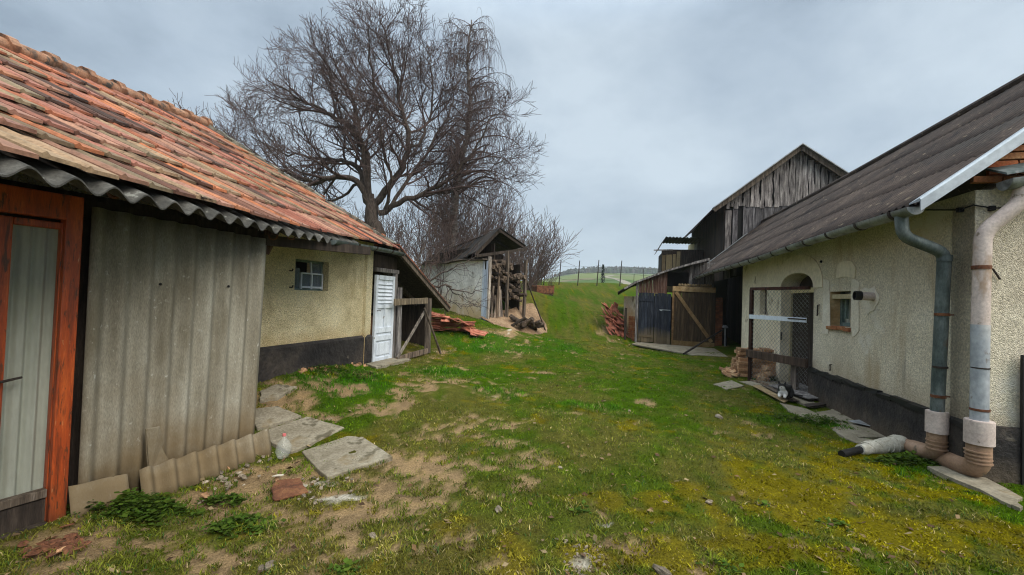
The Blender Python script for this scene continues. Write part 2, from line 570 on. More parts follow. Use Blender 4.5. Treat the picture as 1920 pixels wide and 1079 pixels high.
MT['zinc'] = mat('zinc', [(.15, .155, .155), (.27, .28, .285), (.38, .40, .41)], scale=4, bump=.25, bscale=14, rough=.5, metallic=.45, fine=.25, spots=[((.09, .09, .085), 3, .6, .1)])
MT['zinc_dark'] = mat('zinc_dark', [(.035, .05, .05), (.10, .125, .125), (.20, .225, .23)], scale=3, stretch=(2, 2, .8), bump=.3, bscale=10, rough=.55, metallic=.35, fine=.3, spots=[((.13, .085, .05), 5, .62, .07, (1, 1, .4)), ((.24, .25, .25), 7, .64, .06)])
MT['zinc_light'] = mat('zinc_light', [(.30, .33, .36), (.44, .48, .52)], scale=2, bump=.15, rough=.42, metallic=.5, fine=.15)
MT['pvc'] = mat('pvc', [(.42, .34, .31), (.58, .49, .45)], scale=5, bump=.2, rough=.6, fine=.22, spots=[((.33, .23, .16), 4, .58, .1, (1, 1, .4)), ((.20, .16, .12), 9, .64, .06)])
MT['pvc_brown'] = mat('pvc_brown', [(.20, .12, .075), (.36, .235, .16)], scale=5, bump=.2, rough=.5, fine=.2, spots=[((.11, .085, .055), 7, .6, .08)])
MT['pvc_grey'] = mat('pvc_grey', [(.20, .22, .24), (.34, .36, .39), (.45, .44, .43)], scale=3, stretch=(1, 1, .7), bump=.2, rough=.5, fine=.2, spots=[((.13, .09, .065), 5, .63, .06)])
MT['wrap'] = mat('wrap', [(.33, .29, .22), (.58, .55, .48)], scale=10, bump=.7, bscale=30, rough=.6, fine=.3)
MT['black'] = flat('black', (.012, .012, .013), .5)
MT['iron'] = mat('iron', [(.02, .016, .014), (.06, .045, .038)], scale=12, bump=.3, rough=.65, metallic=.3, fine=.3)
MT['rust'] = mat('rust', [(.05, .022, .013), (.13, .05, .025), (.2, .09, .04)], scale=7, bump=.5, bscale=30, rough=.85, tint=True, fine=.4)
MT['rust_sheet'] = mat('rust_sheet', [(.035, .018, .014), (.10, .045, .03), (.22, .15, .12)], scale=3, stretch=(7, 7, .6), bump=.5, bscale=10, rough=.8, fine=.4)
MT['brick'] = mat('brick', [(.27, .12, .06), (.40, .24, .13), (.46, .33, .21)], scale=5, bump=.6, bscale=26, rnd=.35, tint=True, fine=.35, fscale=40)
MT['brick_old'] = mat('brick_old', [(.17, .065, .028), (.30, .11, .045), (.36, .19, .09)], scale=6, bump=.8, bscale=26, tint=True, fine=.4)
MT['log'] = mat('log', [(.020, .014, .010), (.055, .037, .026), (.15, .11, .08)], scale=9, bump=.8, bscale=20, rnd=.5, fine=.4)
MT['bark'] = mat('bark', [(.028, .020, .016), (.07, .053, .043), (.115, .092, .074)], scale=6, stretch=(3, 3, .7), bump=1, bscale=14, bdist=.04, fine=.4, tint=True)
MT['twig'] = mat('twig', [(.055, .036, .034), (.115, .080, .074)], scale=4, bump=0, rough=.9, fine=.2, tint=True)
MT['shrub_twig'] = mat('shrub_twig', [(.075, .050, .043), (.15, .105, .09)], scale=4, bump=0, rough=.9, fine=.2, tint=True)
MT['birch_bark'] = mat('birch_bark', [(.035, .028, .024), (.11, .095, .085), (.20, .18, .165)], scale=3, stretch=(1, 1, 3), bump=.6, bscale=12, fine=.4, tint=True)
MT['concrete'] = mat('concrete', [(.14, .118, .08), (.22, .19, .14), (.28, .25, .19)], scale=4, bump=.7, bscale=30, bdist=.01, fine=.35, fscale=40,
                     spots=[((.10, .085, .055), 5, .60, .06), ((.19, .145, .085), 2.2, .58, .1)])
MT['stone'] = mat('stone', [(.14, .105, .07), (.30, .255, .20)], scale=14, bump=.5, rnd=.45, tint=True, fine=.3)
MT['curtain'] = mat('curtain', [(.40, .41, .34), (.55, .565, .49)], scale=3, stretch=(1.5, 1.5, .4), bump=.1, fine=.08)
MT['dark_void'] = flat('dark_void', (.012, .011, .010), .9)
MT['eternit'] = mat('eternit', [(.020, .013, .010), (.044, .029, .023), (.076, .053, .041)], scale=1.1, bump=.5, bscale=40, bdist=.006, fine=.45, fscale=22, lo=.32, hi=.68,
                    spots=[((.15, .115, .08), 7, .62, .06), ((.016, .011, .010), 3.2, .58, .1)])
MT['green_paint'] = mat('green_paint', [(.07, .11, .10), (.17, .22, .20)], scale=4, bump=.4, tint=True, fine=.3)
MT['cream_board'] = mat('cream_board', [(.38, .31, .18), (.52, .44, .29)], scale=3, stretch=(3, 3, 1), bump=.4, tint=True, fine=.3)
MT['earth'] = mat('earth', [(.13, .08, .045), (.25, .16, .095), (.33, .23, .14)], scale=3, bump=1, bscale=14, bdist=.05, fine=.4)
GLASS = glass('window_glass', (.16, .20, .24), .6)  # blue-grey sky reflection put into the pane colour
GLASS_CLEAR = glass('door_glass', (.10, .11, .10), .12)

# ------------------------------------------------------------------ the ground
PCX = Pl(-2.68, 4.67, .405, .914)        # corrugated porch wall of the left house, s=0 at its far corner
PLW = Pl(-2.70, 8.20, .285, .9585)        # rendered wall of the left house, s=0 at the door
PR = Pl(5.43, 7.95, -.2385, -.971)       # long wall of the right house, s grows towards the camera
PRG = Pl(*(PR.P(3.78, 0).xy), .971, -.2385)   # its near gable wall
PAN = Pl(4.82, 17.2, .971, -.2385)       # front of the barn annex
_pb = at(1335, 395, 19.3)
PBG = Pl(_pb.x, _pb.y, .971, -.2385)     # gable of the tall barn
PSW = Pl(-4.2, 20.0, 3.35, -4.6)         # white shed, long wall, s=0 far, 5.69 near
PSF = Pl(-.85, 15.4, 1.5, 1.5)           # white shed, open front

def blobs(x, y, lst):
    r = np.zeros_like(x)
    for (cx, cy, rx, ry, w) in lst:
        r = r + w * np.exp(-(((x - cx) / rx) ** 2 + ((y - cy) / ry) ** 2))
    return r
def gb(lst):
    out = []
    for (px, py, rx, ry, w) in lst:
        p = G(px, py)
        out.append((p.x, p.y, rx, ry, w))
    return out
B_DIRT = gb([(830, 800, .55, .5, 1), (790, 870, .55, .35, 1.1), (740, 910, .6, .3, .9), (830, 725, .4, .45, 1.1), (740, 755, .5, .5, .8), (600, 745, .6, .5, .8),
             (560, 880, .45, .3, 1.3), (480, 900, .45, .25, 1.3), (400, 930, .35, .2, 1.2), (470, 960, .35, .15, .6), (620, 960, .5, .15, .7), (300, 1040, .4, .15, .8), (720, 960, .5, .2, .8),
             (150, 1010, .3, .2, 1.2), (640, 1030, .5, .1, .5), (960, 575, .7, .9, 1.3), (1135, 625, .5, 1.0, 1.1),
             (1240, 655, 1.2, .35, .9), (1600, 790, .5, .5, 1.1), (1500, 735, .6, .7, .8), (1640, 815, .4, .4, 1), (1820, 900, .5, .25, 1.1), (1380, 690, .3, .5, .6),
             (520, 735, .3, .8, .9), (770, 690, .8, .5, .4), (955, 628, .35, .3, .9), (905, 715, .15, .15, 1.2), (1090, 960, .3, .12, .15)])
B_YEL = gb([(1500, 930, .8, .6, .8), (1750, 1000, .8, .4, 1.0), (1350, 960, .7, .4, .7), (1600, 850, .8, .6, .55), (1250, 800, .6, .5, .35), (1450, 820, .6, .5, .4), (1500, 1050, .8, .3, 1.0),
            (1250, 1040, .5, .3, .5), (1650, 900, .7, .5, .5), (980, 1000, .6, .2, .2), (1400, 770, .7, .5, .35)])
B_LUSH = gb([(640, 705, .8, .9, 1), (900, 640, 1.6, 1.2, .9), (960, 600, 1.0, 1.4, .9), (860, 700, 1.0, .8, .8), (950, 740, .6, .5, .7), (280, 950, .5, .2, 1.2), (470, 985, .3, .12, .8),
             (1060, 650, .8, 1.5, .5), (1450, 680, .5, .6, .6), (1480, 790, .8, .4, .5), (1100, 760, .7, 1, .5), (1560, 800, .3, .3, .5), (870, 810, .4, .3, .6), (1720, 890, .4, .2, .7)])
B_PALE = gb([(635, 932, .16, .07, 1.4), (590, 905, .2, .07, .8), (1090, 1045, .06, .07, .75), (1130, 985, .10, .08, .35), (1080, 1075, .06, .04, .6), (955, 627, .1, .2, .5)])

def ground_masks(x, y):
    n1, n2, n3 = fbm(x * 1.3, y * 1.3, 3), fbm(x * 4.2, y * 4.2, 9), fbm(x * 14, y * 14, 17, 3)
    dirt = blobs(x, y, B_DIRT) * .60 + (n1 - .5) * 1.1 + (n2 - .5) * 1.5 + (n3 - .5) * 1.1
    left = smooth(2.0, -.6, x) * smooth(8.5, 3.0, y)
    dirt = dirt - .16 * smooth(.3, 1.6, x) * smooth(2.5, 4.0, y)
    dirt = smooth(.30, .60, dirt + .20 * left) * (1 - .85 * smooth(15.5, 21, y))
    yel = smooth(.30, .72, blobs(x, y, B_YEL) * .85 + (fbm(x * 2.6, y * 2.6, 23) - .5) * 1.9 + (fbm(x * 8, y * 8, 29) - .5) * 1.2)
    lush = smooth(.25, .8, blobs(x, y, B_LUSH) + (fbm(x * 1.7, y * 1.7, 31) - .5) * .9)
    pale = smooth(.35, .6, blobs(x, y, B_PALE) + (n3 - .5) * .9 + (n2 - .5) * .4)
    dry = smooth(.44, .70, fbm(x * .9, y * .55, 41) * .7 + fbm(x * 5, y * 3, 43) * .4)
    return dirt, yel, lush, pale, dry

C_GREEN, C_LUSH, C_YEL = np.array((.052, .100, .003)), np.array((.034, .115, .004)), np.array((.165, .132, .001))
C_DRY, C_DIRT, C_PALE = np.array((.135, .105, .030)), np.array((.27, .185, .10)), np.array((.46, .42, .35))
def ground_colour(x, y, blade=False):
    dirt, yel, lush, pale, dry = ground_masks(x, y)
    e1 = lambda a: a[..., None]
    c = C_GREEN * np.ones(x.shape + (3,))
    c = c * (1 - e1(dry) * .60) + C_DRY * e1(dry) * .60
    c = c * (1 - e1(lush) * .85) + C_LUSH * e1(lush) * .85
    c = c * (1 - e1(yel) * .8) + C_YEL * e1(yel) * .8
    near_left = smooth(3.5, -.5, x) * smooth(6.5, 2.5, y) * .45
    c = c * (1 - e1(near_left)) + C_DRY * .9 * e1(near_left)
    if not blade:
        c = c * .80
        c = c * (1 - e1(dirt)) + C_DIRT * e1(dirt)
        c = c * (1 - e1(pale)) + C_PALE * e1(pale)
    return c, dirt, pale

def axis(lo, hi, step, far_lo, far_hi, g=1.11):
    a = list(np.arange(lo, hi + 1e-6, step))
    d, p = step, hi
    while p < far_hi:
        d *= g
        p += d
        a.append(p)
    d, p, b = step, lo, []
    while p > far_lo:
        d *= g
        p -= d
        b.append(p)
    return np.array(b[::-1] + a)

gx = axis(-5.0, 6.2, .055, -900, 900)
gy = axis(1.6, 13.0, .055, -40, 1200, 1.07)
XX, YY = np.meshgrid(gx, gy)
ZZ = terrain(XX, YY)
_near = smooth(45, 20, YY)
_bump = (fbm(XX * 1.1, YY * 1.1, 51) - .5) * .10 + (fbm(XX * 5, YY * 5, 53) - .5) * .05 + (fbm(XX * 17, YY * 17, 57, 2) - .5) * .022
GC, GD, GP = ground_colour(XX, YY)
ZZ = ZZ + _bump * _near - .025 * GD * _near
# molehills and the trodden bank by the white shed
for (px, py, r, h) in [(905, 717, .16, .10), (830, 735, .35, .09), (960, 627, .22, .13), (938, 640, .18, .1), (955, 628, .3, .08)]:
    p = G(px, py)
    ZZ = ZZ + h * np.exp(-((XX - p.x) ** 2 + (YY - p.y) ** 2) / r ** 2)
# far fields: strips of winter green, ploughed brown and stubble
far = smooth(60, 130, YY)
ang = XX / np.maximum(YY, 1)
fs = fbm(XX * .006 + 4, YY * .012, 61, 3)
fc = np.where((fs > .52)[..., None], np.array((.11, .135, .045)), np.array((.055, .095, .022)))
fc = np.where(((fs > .40) & (fs < .46))[..., None], np.array((.15, .115, .08)), fc)
fc = np.where((YY > 430)[..., None], np.array((.11, .14, .06)), fc)
GC = GC * (1 - far[..., None]) + fc * far[..., None]

def ground_bump_z(x, y):
    """the ground's own height with its small unevenness, for setting things on it"""
    x, y = np.asarray(x, float), np.asarray(y, float)
    return terrain(x, y) + ((fbm(x * 1.1, y * 1.1, 51) - .5) * .10 + (fbm(x * 5, y * 5, 53) - .5) * .05) * smooth(45, 20, y)
def gz(x, y):
    return float(ground_bump_z(np.array([x]), np.array([y]))[0])

def grid_mesh(name, X, Y, Z, C, m):
    ny, nx = X.shape
    me = bpy.data.meshes.new(name)
    me.vertices.add(nx * ny)
    me.vertices.foreach_set("co", np.stack([X, Y, Z], -1).astype(np.float32).ravel())
    idx = np.arange(nx * ny).reshape(ny, nx)
    q = np.stack([idx[:-1, :-1], idx[:-1, 1:], idx[1:, 1:], idx[1:, :-1]], -1).reshape(-1, 4)
    me.loops.add(q.size)
    me.loops.foreach_set("vertex_index", q.ravel().astype(np.int32))
    me.polygons.add(len(q))
    me.polygons.foreach_set("loop_start", (np.arange(len(q)) * 4).astype(np.int32))
    me.polygons.foreach_set("use_smooth", np.ones(len(q), bool))
    ca = me.attributes.new("tint", 'FLOAT_COLOR', 'POINT')
    ca.data.foreach_set("color", np.concatenate([C, np.ones(C.shape[:2] + (1,))], -1).astype(np.float32).ravel())
    me.update()
    me.validate()
    me.materials.append(m)
    o = bpy.data.objects.new(name, me)
    COL.objects.link(o)
    return o

MT['ground'] = mat('ground', [(.62, .62, .62), (1, 1, 1), (1.22, 1.2, 1.1)], scale=5, bump=1.0, bscale=42, bdist=.035, tint=True, fine=.45, fscale=60, detail=8, spec=.03, rough=.95,
                   lo=.28, hi=.72)
ground = grid_mesh("ground", XX, YY, ZZ, GC, MT['ground'])
tag(ground, kind="structure")

# ---- grass: short blades over the yard, thin on the bare earth
def blades(name, n, ymax, seed, hmul=1.0):
    r = np.random.default_rng(seed)
    u = r.random(n)
    y = 1.9 * (ymax / 1.9) ** u                               # denser towards the camera
    x = (r.random(n) * 2 - 1) * (1.22 * y + .4)
    ok = np.ones(n, bool)
    for pl, sgn in ((PCX, .02), (PLW, .05)):
        d = (x - pl.o.x) * pl.n.x + (y - pl.o.y) * pl.n.y
        s = (x - pl.o.x) * pl.u.x + (y - pl.o.y) * pl.u.y
        if pl is PCX: ok &= ~((d < sgn) & (s < .05))
        else: ok &= ~((d < sgn) & (s < 2.4) & (x < -1.6))
    dR = (x - PR.o.x) * PR.n.x + (y - PR.o.y) * PR.n.y
    sR = (x - PR.o.x) * PR.u.x + (y - PR.o.y) * PR.u.y
    ok &= ~((dR < .06) & (sR > -12) & (sR < 3.85))
    ok &= ~((x > 4.7) & (y > 16.2) & (y < 30) & (x < 20))
    dW = (x - PSW.o.x) * PSW.n.x + (y - PSW.o.y) * PSW.n.y
    dF = (x - PSF.o.x) * PSF.n.x + (y - PSF.o.y) * PSF.n.y
    ok &= ~((dW < .02) & (dF < .02) & (y > 13))
    x, y = x[ok], y[ok]
    dirt, yel, lush, pale, dry = ground_masks(x, y)
    cl = fbm(x * 9, y * 9, 71, 3)
    keep = r.random(len(x)) < np.clip(np.maximum((1 - dirt * 1.02) * (.55 + .9 * smooth(.36, .60, cl)), .95 * smooth(.545, .60, cl)) * (1 - pale), 0, 1)
    for (q, rad) in SLAB_KEEP:
        keep &= ((x - q[0]) ** 2 + (y - q[1]) ** 2) > rad ** 2
    x, y, lush, yel, dry, cl = x[keep], y[keep], lush[keep], yel[keep], dry[keep], cl[keep]
    n = len(x)
    z = ground_bump_z(x, y) - .01
    h = (.014 + .022 * r.random(n)) * (1 + .9 * lush - .35 * yel) * (.7 + .6 * cl) * hmul * (1 + .012 * y)
    w = (.0018 + .0022 * r.random(n)) * (1 + .10 * np.maximum(y - 3, 0)) * (1 + .6 * yel)
    a = r.random(n) * 2 * np.pi
    lean = r.normal(0, .55, (n, 2)) * h[:, None]
    dx, dy = np.cos(a) * w, np.sin(a) * w
    co = np.empty((n, 5, 3), np.float32)
    co[:, 0] = np.stack([x - dx, y - dy, z], -1)
    co[:, 1] = np.stack([x + dx, y + dy, z], -1)
    mx_, my_ = x + lean[:, 0] * .4, y + lean[:, 1] * .4
    co[:, 2] = np.stack([mx_ + dx * .8, my_ + dy * .8, z + h * .6], -1)
    co[:, 3] = np.stack([mx_ - dx * .8, my_ - dy * .8, z + h * .6], -1)
    co[:, 4] = np.stack([x + lean[:, 0] * 1.2, y + lean[:, 1] * 1.2, z + h], -1)
    c, _, _ = ground_colour(x, y, True)
    v = np.exp(r.normal(0, .24, (n, 1)) + 1.5 * (fbm(x * 5.5, y * 5.5, 83, 3)[:, None] - .5))
    c = c * v * np.array((1.25, 1.28, 1.0))
    straw = (r.random(n) < .025 + .07 * dry)[:, None]
    c = np.where(straw, np.array((.30, .24, .11)) * v, c)
    deep = (r.random(n) < .10 * (1 - yel))[:, None]
    c = np.where(deep, np.array((.035, .085, .02)), c)
    cc = np.ones((n, 5, 4), np.float32)
    cc[:, :, :3] = c[:, None, :]
    me = bpy.data.meshes.new(name)
    me.vertices.add(n * 5)
    me.vertices.foreach_set("co", co.ravel())
    b = (np.arange(n) * 5)[:, None]
    tri = np.concatenate([b + [0, 1, 2], b + [0, 2, 3], b + [3, 2, 4]], 1).reshape(-1, 3)
    me.loops.add(tri.size)
    me.loops.foreach_set("vertex_index", tri.ravel().astype(np.int32))
    me.polygons.add(len(tri))
    me.polygons.foreach_set("loop_start", (np.arange(len(tri)) * 3).astype(np.int32))
    ca = me.attributes.new("tint", 'FLOAT_COLOR', 'POINT')
    ca.data.foreach_set("color", cc.ravel())
    me.update()
    me.materials.append(MT['grass'])
    o = bpy.data.objects.new(name, me)
    COL.objects.link(o)
    return tag(o, "short green and mossy yellow grass growing over the sloping yard", "grass", kind="stuff")

def tint_mat(name, rough=.8, trans=.0):
    m = bpy.data.materials.new(name)
    m.use_nodes = True
    N, L = m.node_tree.nodes, m.node_tree.links
    b = N["Principled BSDF"]
    a = N.new("ShaderNodeAttribute")
    a.attribute_name = "tint"
    L.new(a.outputs[0], b.inputs['Base Color'])
    b.inputs['Roughness'].default_value = rough
    b.inputs['Specular IOR Level'].default_value = .02
    return m
MT['grass'] = tint_mat('grass')
MT['leaf'] = tint_mat('leaf', .6)
SLAB_KEEP = []

# ---- paving slabs, boards and other flat pieces on the ground
def slab(name, pix, th, label, cat, m, group=None, lift=.03, jag=.0):
    P = [G(*p) for p in pix]
    # a flat piece lies on one plane: fit it through the corners
    A = np.array([[p.x, p.y, 1] for p in P])
    k = np.linalg.lstsq(A, np.array([gz(p.x, p.y) for p in P]), rcond=None)[0]
    f = lambda x, y: k[0] * x + k[1] * y + k[2] + lift
    pts = []
    n = len(P)
    for i in range(n):
        a, b = P[i], P[(i + 1) % n]
        for t in (0, .25, .5, .75):
            q = a.lerp(b, t)
            j = jag * (1 if t else .4)
            x, y = q.x + random.uniform(-j, j), q.y + random.uniform(-j, j)
            pts.append(V((x, y, f(x, y))))
    mb = MB()
    mb.prism(pts, (0, 0, -th))
    c = sum(pts, V()) / len(pts)
    o = mb.build(name, m, origin=V((c.x, c.y, c.z - th)), bevel=.008)
    SLAB_KEEP.append(((c.x, c.y), .33 * max((p - c).length for p in pts)))
    return tag(o, label, cat, group)

slab("paving_slab", [(487, 735), (520, 723), (556, 728), (520, 747), (487, 752)], .05, "small worn paving slab at the foot of the ochre wall by the corrugated sheeting", "paving slab", MT['concrete'], "paving slabs along the left house", .02, .012)
slab("paving_slab", [(470, 770), (520, 765), (566, 783), (482, 806)], .06, "pale paving slab just beyond the edge of the corrugated wall, second of the row", "paving slab", MT['concrete'], "paving slabs along the left house", .035, .008)
slab("paving_slab", [(478, 815), (576, 783), (646, 808), (545, 853)], .06, "large pale concrete slab with a clear plastic bottle standing at its near edge", "paving slab", MT['concrete'], "paving slabs along the left house", .025, .008)
slab("paving_slab", [(565, 850), (650, 823), (680, 826), (737, 862), (613, 895)], .06, "mottled grey concrete slab lying nearest the middle of the yard", "paving slab", MT['concrete'], "paving slabs along the left house", .022, .012)
slab("step_slab", [(686, 685), (745, 672), (770, 678), (705, 692)], .07, "worn stone step under the white shed door", "step", MT['concrete'], None, .04, .012)
slab("path_slab", [(1740, 882), (1800, 880), (1920, 945), (1912, 965), (1870, 945)], .05, "long cracked stone slab beside the pipes at the right edge of the yard", "paving slab", MT['concrete'], "paving by the right house", .03, .03)
slab("path_slab", [(1560, 770), (1640, 800), (1665, 822), (1610, 822), (1530, 775)], .04, "broken pale slab at the foot of the dark plinth past the boards", "paving slab", MT['concrete'], "paving by the right house", .02, .03)
slab("path_slab", [(1462, 757), (1512, 768), (1560, 788), (1535, 796), (1480, 776)], .04, "earthy stained slab in the grass just in front of the cat's boards", "paving slab", MT['concrete'], "paving by the right house", .015, .025)
slab("path_slab", [(1565, 790), (1612, 824), (1672, 828), (1690, 842), (1620, 842), (1560, 806)], .04, "long broken tan slab between the dark plinth and the wrapped hose", "paving slab", MT['concrete'], "paving by the right house", .012, .03)
slab("slate_sheet", [(1590, 797), (1632, 795), (1668, 806), (1650, 812)], .012, "thin grey slate lying on the broken slab by the dark plinth", "sheet", MT['zinc'], None, .055, .01)
slab("path_slab", [(1336, 722), (1372, 716), (1396, 727), (1362, 733)], .05, "small tan stone slab in the grass in front of the wire gate post", "paving slab", MT['concrete'], "paving by the right house", .02, .015)
slab("path_slab", [(1385, 718), (1470, 716), (1600, 757), (1520, 765), (1440, 735)], .05, "wide doorstep slab under the cat and the boards", "paving slab", MT['concrete'], "paving by the right house", .02, .02)
slab("board", [(1411, 731), (1423, 730), (1478, 757), (1470, 760)], .02, "narrow pale board, outermost of the boards the cat lies beside", "board", MT['tan_wood'], "boards on the ground by the cat", .055, .004)
slab("board", [(1428, 730), (1438, 730), (1500, 757), (1487, 758)], .02, "narrow dark-edged board between the outermost board and the cat's board", "board", MT['old_wood'], "boards on the ground by the cat", .06, .004)
slab("board", [(1440, 730), (1512, 726), (1590, 756), (1515, 757)], .025, "wide grey board with the cat lying on it", "board", MT['grey_wood'], "boards on the ground by the cat", .075, .004)
slab("board", [(1508, 762), (1578, 757), (1592, 760), (1514, 768)], .02, "short dark board at the near edge of the cat's board", "board", MT['dark_wood'], "boards on the ground by the cat", .05, .004)
slab("threshold_slab", [(1195, 642), (1340, 655), (1365, 668), (1300, 666), (1185, 648)], .05, "long earth-stained concrete threshold in front of the barn doors", "threshold", MT['concrete'], None, .03, .02)
slab("rusty_plate", [(508, 918), (520, 904), (562, 900), (578, 924), (515, 938)], .02, "rusty brown metal plate half buried in the earth near the slabs", "metal plate", MT['rust'], None, .02, .012)

# ================================================================== LEFT HOUSE
HL = thing("farm_house", V((-3.6, 6.6, .2)), "low farm outbuilding with an orange tiled roof, ochre wall and corrugated porch", "house")
E0, E1 = V((-2.585, .3, 2.13)), at(742, 466, 8.75)            # eave line
R0_, R1_ = V((-6.25, .3, 3.72)), at(385, 235, 8.85)           # ridge line (it sags towards the camera)
def ridge_pt(t):
    p = R0_.lerp(R1_, t)
    return p
def roof(u, t, lift=0.0):
    """u 0 at the eave .. 1 at the ridge, t 0 near .. 1 far"""
    a, b = E0.lerp(E1, t), ridge_pt(t)
    p = a.lerp(b, u)
    return V((p.x, p.y, p.z + lift + .05 * math.sin(9 * t + 2.5 * u) * .35))
mb = MB()
rows = 8
width = (E1 - E0).length
ncol = int(width / .215)
PAL = [(.30, .10, .05), (.33, .115, .05), (.26, .088, .055), (.28, .115, .08), (.26, .13, .092), (.25, .165, .10), (.22, .15, .09), (.19, .14, .085), (.12, .054, .036), (.32, .13, .066), (.28, .145, .095), (.07, .04, .03)]
WTS = [9, 7, 9, 9, 9, 7, 7, 5, 7, 6, 8, 6]
for r in range(rows):
    u0, u1 = r / rows - (.022 if r == 0 else .012), (r + 1) / rows + .035
    sh = (r % 2) * .5 * 0
    run = 0
    for c in range(ncol + 1):
        t0, t1 = (c + sh) / ncol, (c + sh + 1) / ncol - .0021
        if t0 > 1: continue
        t1 = min(t1, 1)
        col = random.choices(PAL, WTS)[0]
        k = random.uniform(.7, 1.25)
        far_ = .85 + .25 * t0
        col = tuple(x * k for x in col)
        dz = random.uniform(-.008, .012)
        lo_, hi_ = .062 + dz, .010
        sk = random.uniform(-.012, .012) / 4
        q = [roof(u0 + sk, t0, lo_), roof(u0 + sk, t1, lo_ + random.uniform(-.006, .006)), roof(u1, t1, hi_), roof(u1, t0, hi_)]
        b = [p - V((0, 0, .024)) for p in q]
        # a shallow rib down each tile
        e = [q[0].lerp(q[1], .12) + V((0, 0, .018)), q[3].lerp(q[2], .12) + V((0, 0, .018)), q[0].lerp(q[1], .22), q[3].lerp(q[2], .22)]
        mb.add(q + b + e, [(0, 8, 9, 3), (8, 10, 11, 9), (10, 1, 2, 11), (4, 7, 6, 5), (0, 4, 5, 1, 10, 8), (1, 5, 6, 2), (3, 7, 4, 0), (2, 6, 7, 3, 9, 11)], col)
mb.build("tile_roof", MT['tile'], HL)
# roof boarding below the tiles and the back slope
mb = MB()
n = 12
bk0, bk1 = V((-9.9, .3, 2.2)), V((-9.7, 8.95, 2.6))
for i in range(n):
    t0, t1 = i / n, (i + 1) / n
    mb.quad(roof(0.02, t0, -.03), roof(0.02, t1, -.03), roof(1, t1, -.03), roof(1, t0, -.03))
    mb.quad(roof(0.02, t0, -.055), roof(1, t0, -.055), roof(1, t1, -.055), roof(0.02, t1, -.055))
mb.build("roof_boarding", MT['dark_wood'], HL)
mb = MB()
for i in range(n):
    t0, t1 = i / n, (i + 1) / n
    mb.quad(roof(1, t0, .02), roof(1, t1, .02), bk0.lerp(bk1, t1), bk0.lerp(bk1, t0), (.5, .2, .1))
mb.build("rear_roof", MT['tile'], HL, fix=False)
# ridge tiles
nr = 17
for i in range(nr):
    t0, t1 = i / nr, (i + 1) / nr + .004
    mb = MB()
    a, b = roof(1, t0, .03), roof(1, t1, .03)
    a2 = a.lerp(b, .82)
    mb.tube([a, a2, a2 + V((0, 0, .012)), b + V((0, 0, .012))], [.115, .105, .135, .14], 9)
    mb.build("ridge_tile", MT['ridge'], HL, True)
# verge mortar running down the far gable
mb = MB()
for k in range(26):
    u0, u1 = k / 26, (k + 1) / 26
    a, b = roof(u0, 1, .05), roof(u1, 1, .05)
    a, b = a + V((-.05, .06, 0)), b + V((-.05, .06, 0))
    mb.beam(a, b, .20 + random.uniform(-.04, .05), .10 + random.uniform(-.02, .05), jit=.018)
mb.build("verge_mortar", MT['mortar'], HL)
# loose orange tiles of the far slope poking over the verge
mb = MB()
for k in range(9):
    u0 = .10 + k * .055
    p = roof(u0, 1, -.02) + V((-.05, .26, .0))
    mb.box(p, (.30, .22, .03), (V((.85, 0, .5)), V((0, 1, 0)), V((-.5, 0, .85))), random.choice(PAL[:5]), jit=.02)
mb.build("verge_tile", MT['tile'], HL)

# corrugated strip under the eave
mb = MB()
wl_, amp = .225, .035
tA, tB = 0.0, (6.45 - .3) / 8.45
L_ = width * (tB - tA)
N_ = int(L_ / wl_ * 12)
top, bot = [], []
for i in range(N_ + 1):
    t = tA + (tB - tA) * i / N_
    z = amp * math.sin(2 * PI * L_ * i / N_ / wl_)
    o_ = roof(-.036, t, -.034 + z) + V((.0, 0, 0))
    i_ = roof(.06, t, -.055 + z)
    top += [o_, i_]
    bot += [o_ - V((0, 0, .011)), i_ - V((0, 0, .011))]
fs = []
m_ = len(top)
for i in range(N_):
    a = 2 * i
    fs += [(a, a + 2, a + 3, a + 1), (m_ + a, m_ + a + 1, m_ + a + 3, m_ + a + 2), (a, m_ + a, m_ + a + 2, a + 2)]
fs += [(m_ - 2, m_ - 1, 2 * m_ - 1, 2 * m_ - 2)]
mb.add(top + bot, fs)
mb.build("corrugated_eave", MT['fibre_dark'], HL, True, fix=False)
# gutter on the far stretch
def half_pipe(mb, pts, r, th=.006, n=9, col=(1, 1, 1), open_dir=V((0, 0, 1))):
    rows_ = []
    for i, p in enumerate(pts):
        d = (pts[min(i + 1, len(pts) - 1)] - pts[max(i - 1, 0)]).normalized()
        side = d.cross(open_dir).normalized()
        up = side.cross(d).normalized()
        o_ = [p + side * (r * math.cos(PI * k / n)) - up * (r * math.sin(PI * k / n)) for k in range(n + 1)]
        i_ = [p + side * ((r - th) * math.cos(PI * k / n)) - up * ((r - th) * math.sin(PI * k / n)) for k in range(n, -1, -1)]
        rows_.append(o_ + i_)
    m = len(rows_[0])
    vs = [q for r_ in rows_ for q in r_]
    fs = []
    for i in range(len(rows_) - 1):
        for k in range(m):
            k2 = (k + 1) % m
            fs.append((i * m + k, i * m + k2, (i + 1) * m + k2, (i + 1) * m + k))
    e = (len(rows_) - 1) * m
    fs += [tuple(range(n + 1)), tuple(e + k for k in range(n, -1, -1))]
    mb.add(vs, fs, col)
mb = MB()
gpts = [roof(-.025, t, -.045) + V((.05, 0, 0)) for t in np.linspace(.62, 1.0, 8)]
half_pipe(mb, gpts, .062)
gut = mb.build("gutter", MT['zinc_dark'], HL, True)
for t in (.71, .80, .90, .985):
    mb = MB()
    a, b = roof(-.025, t - .003, -.045) + V((.05, 0, 0)), roof(-.025, t + .003, -.045) + V((.05, 0, 0))
    half_pipe(mb, [a, b], .070, .01)
    mb.build("gutter_bracket", MT['iron'], gut, True)

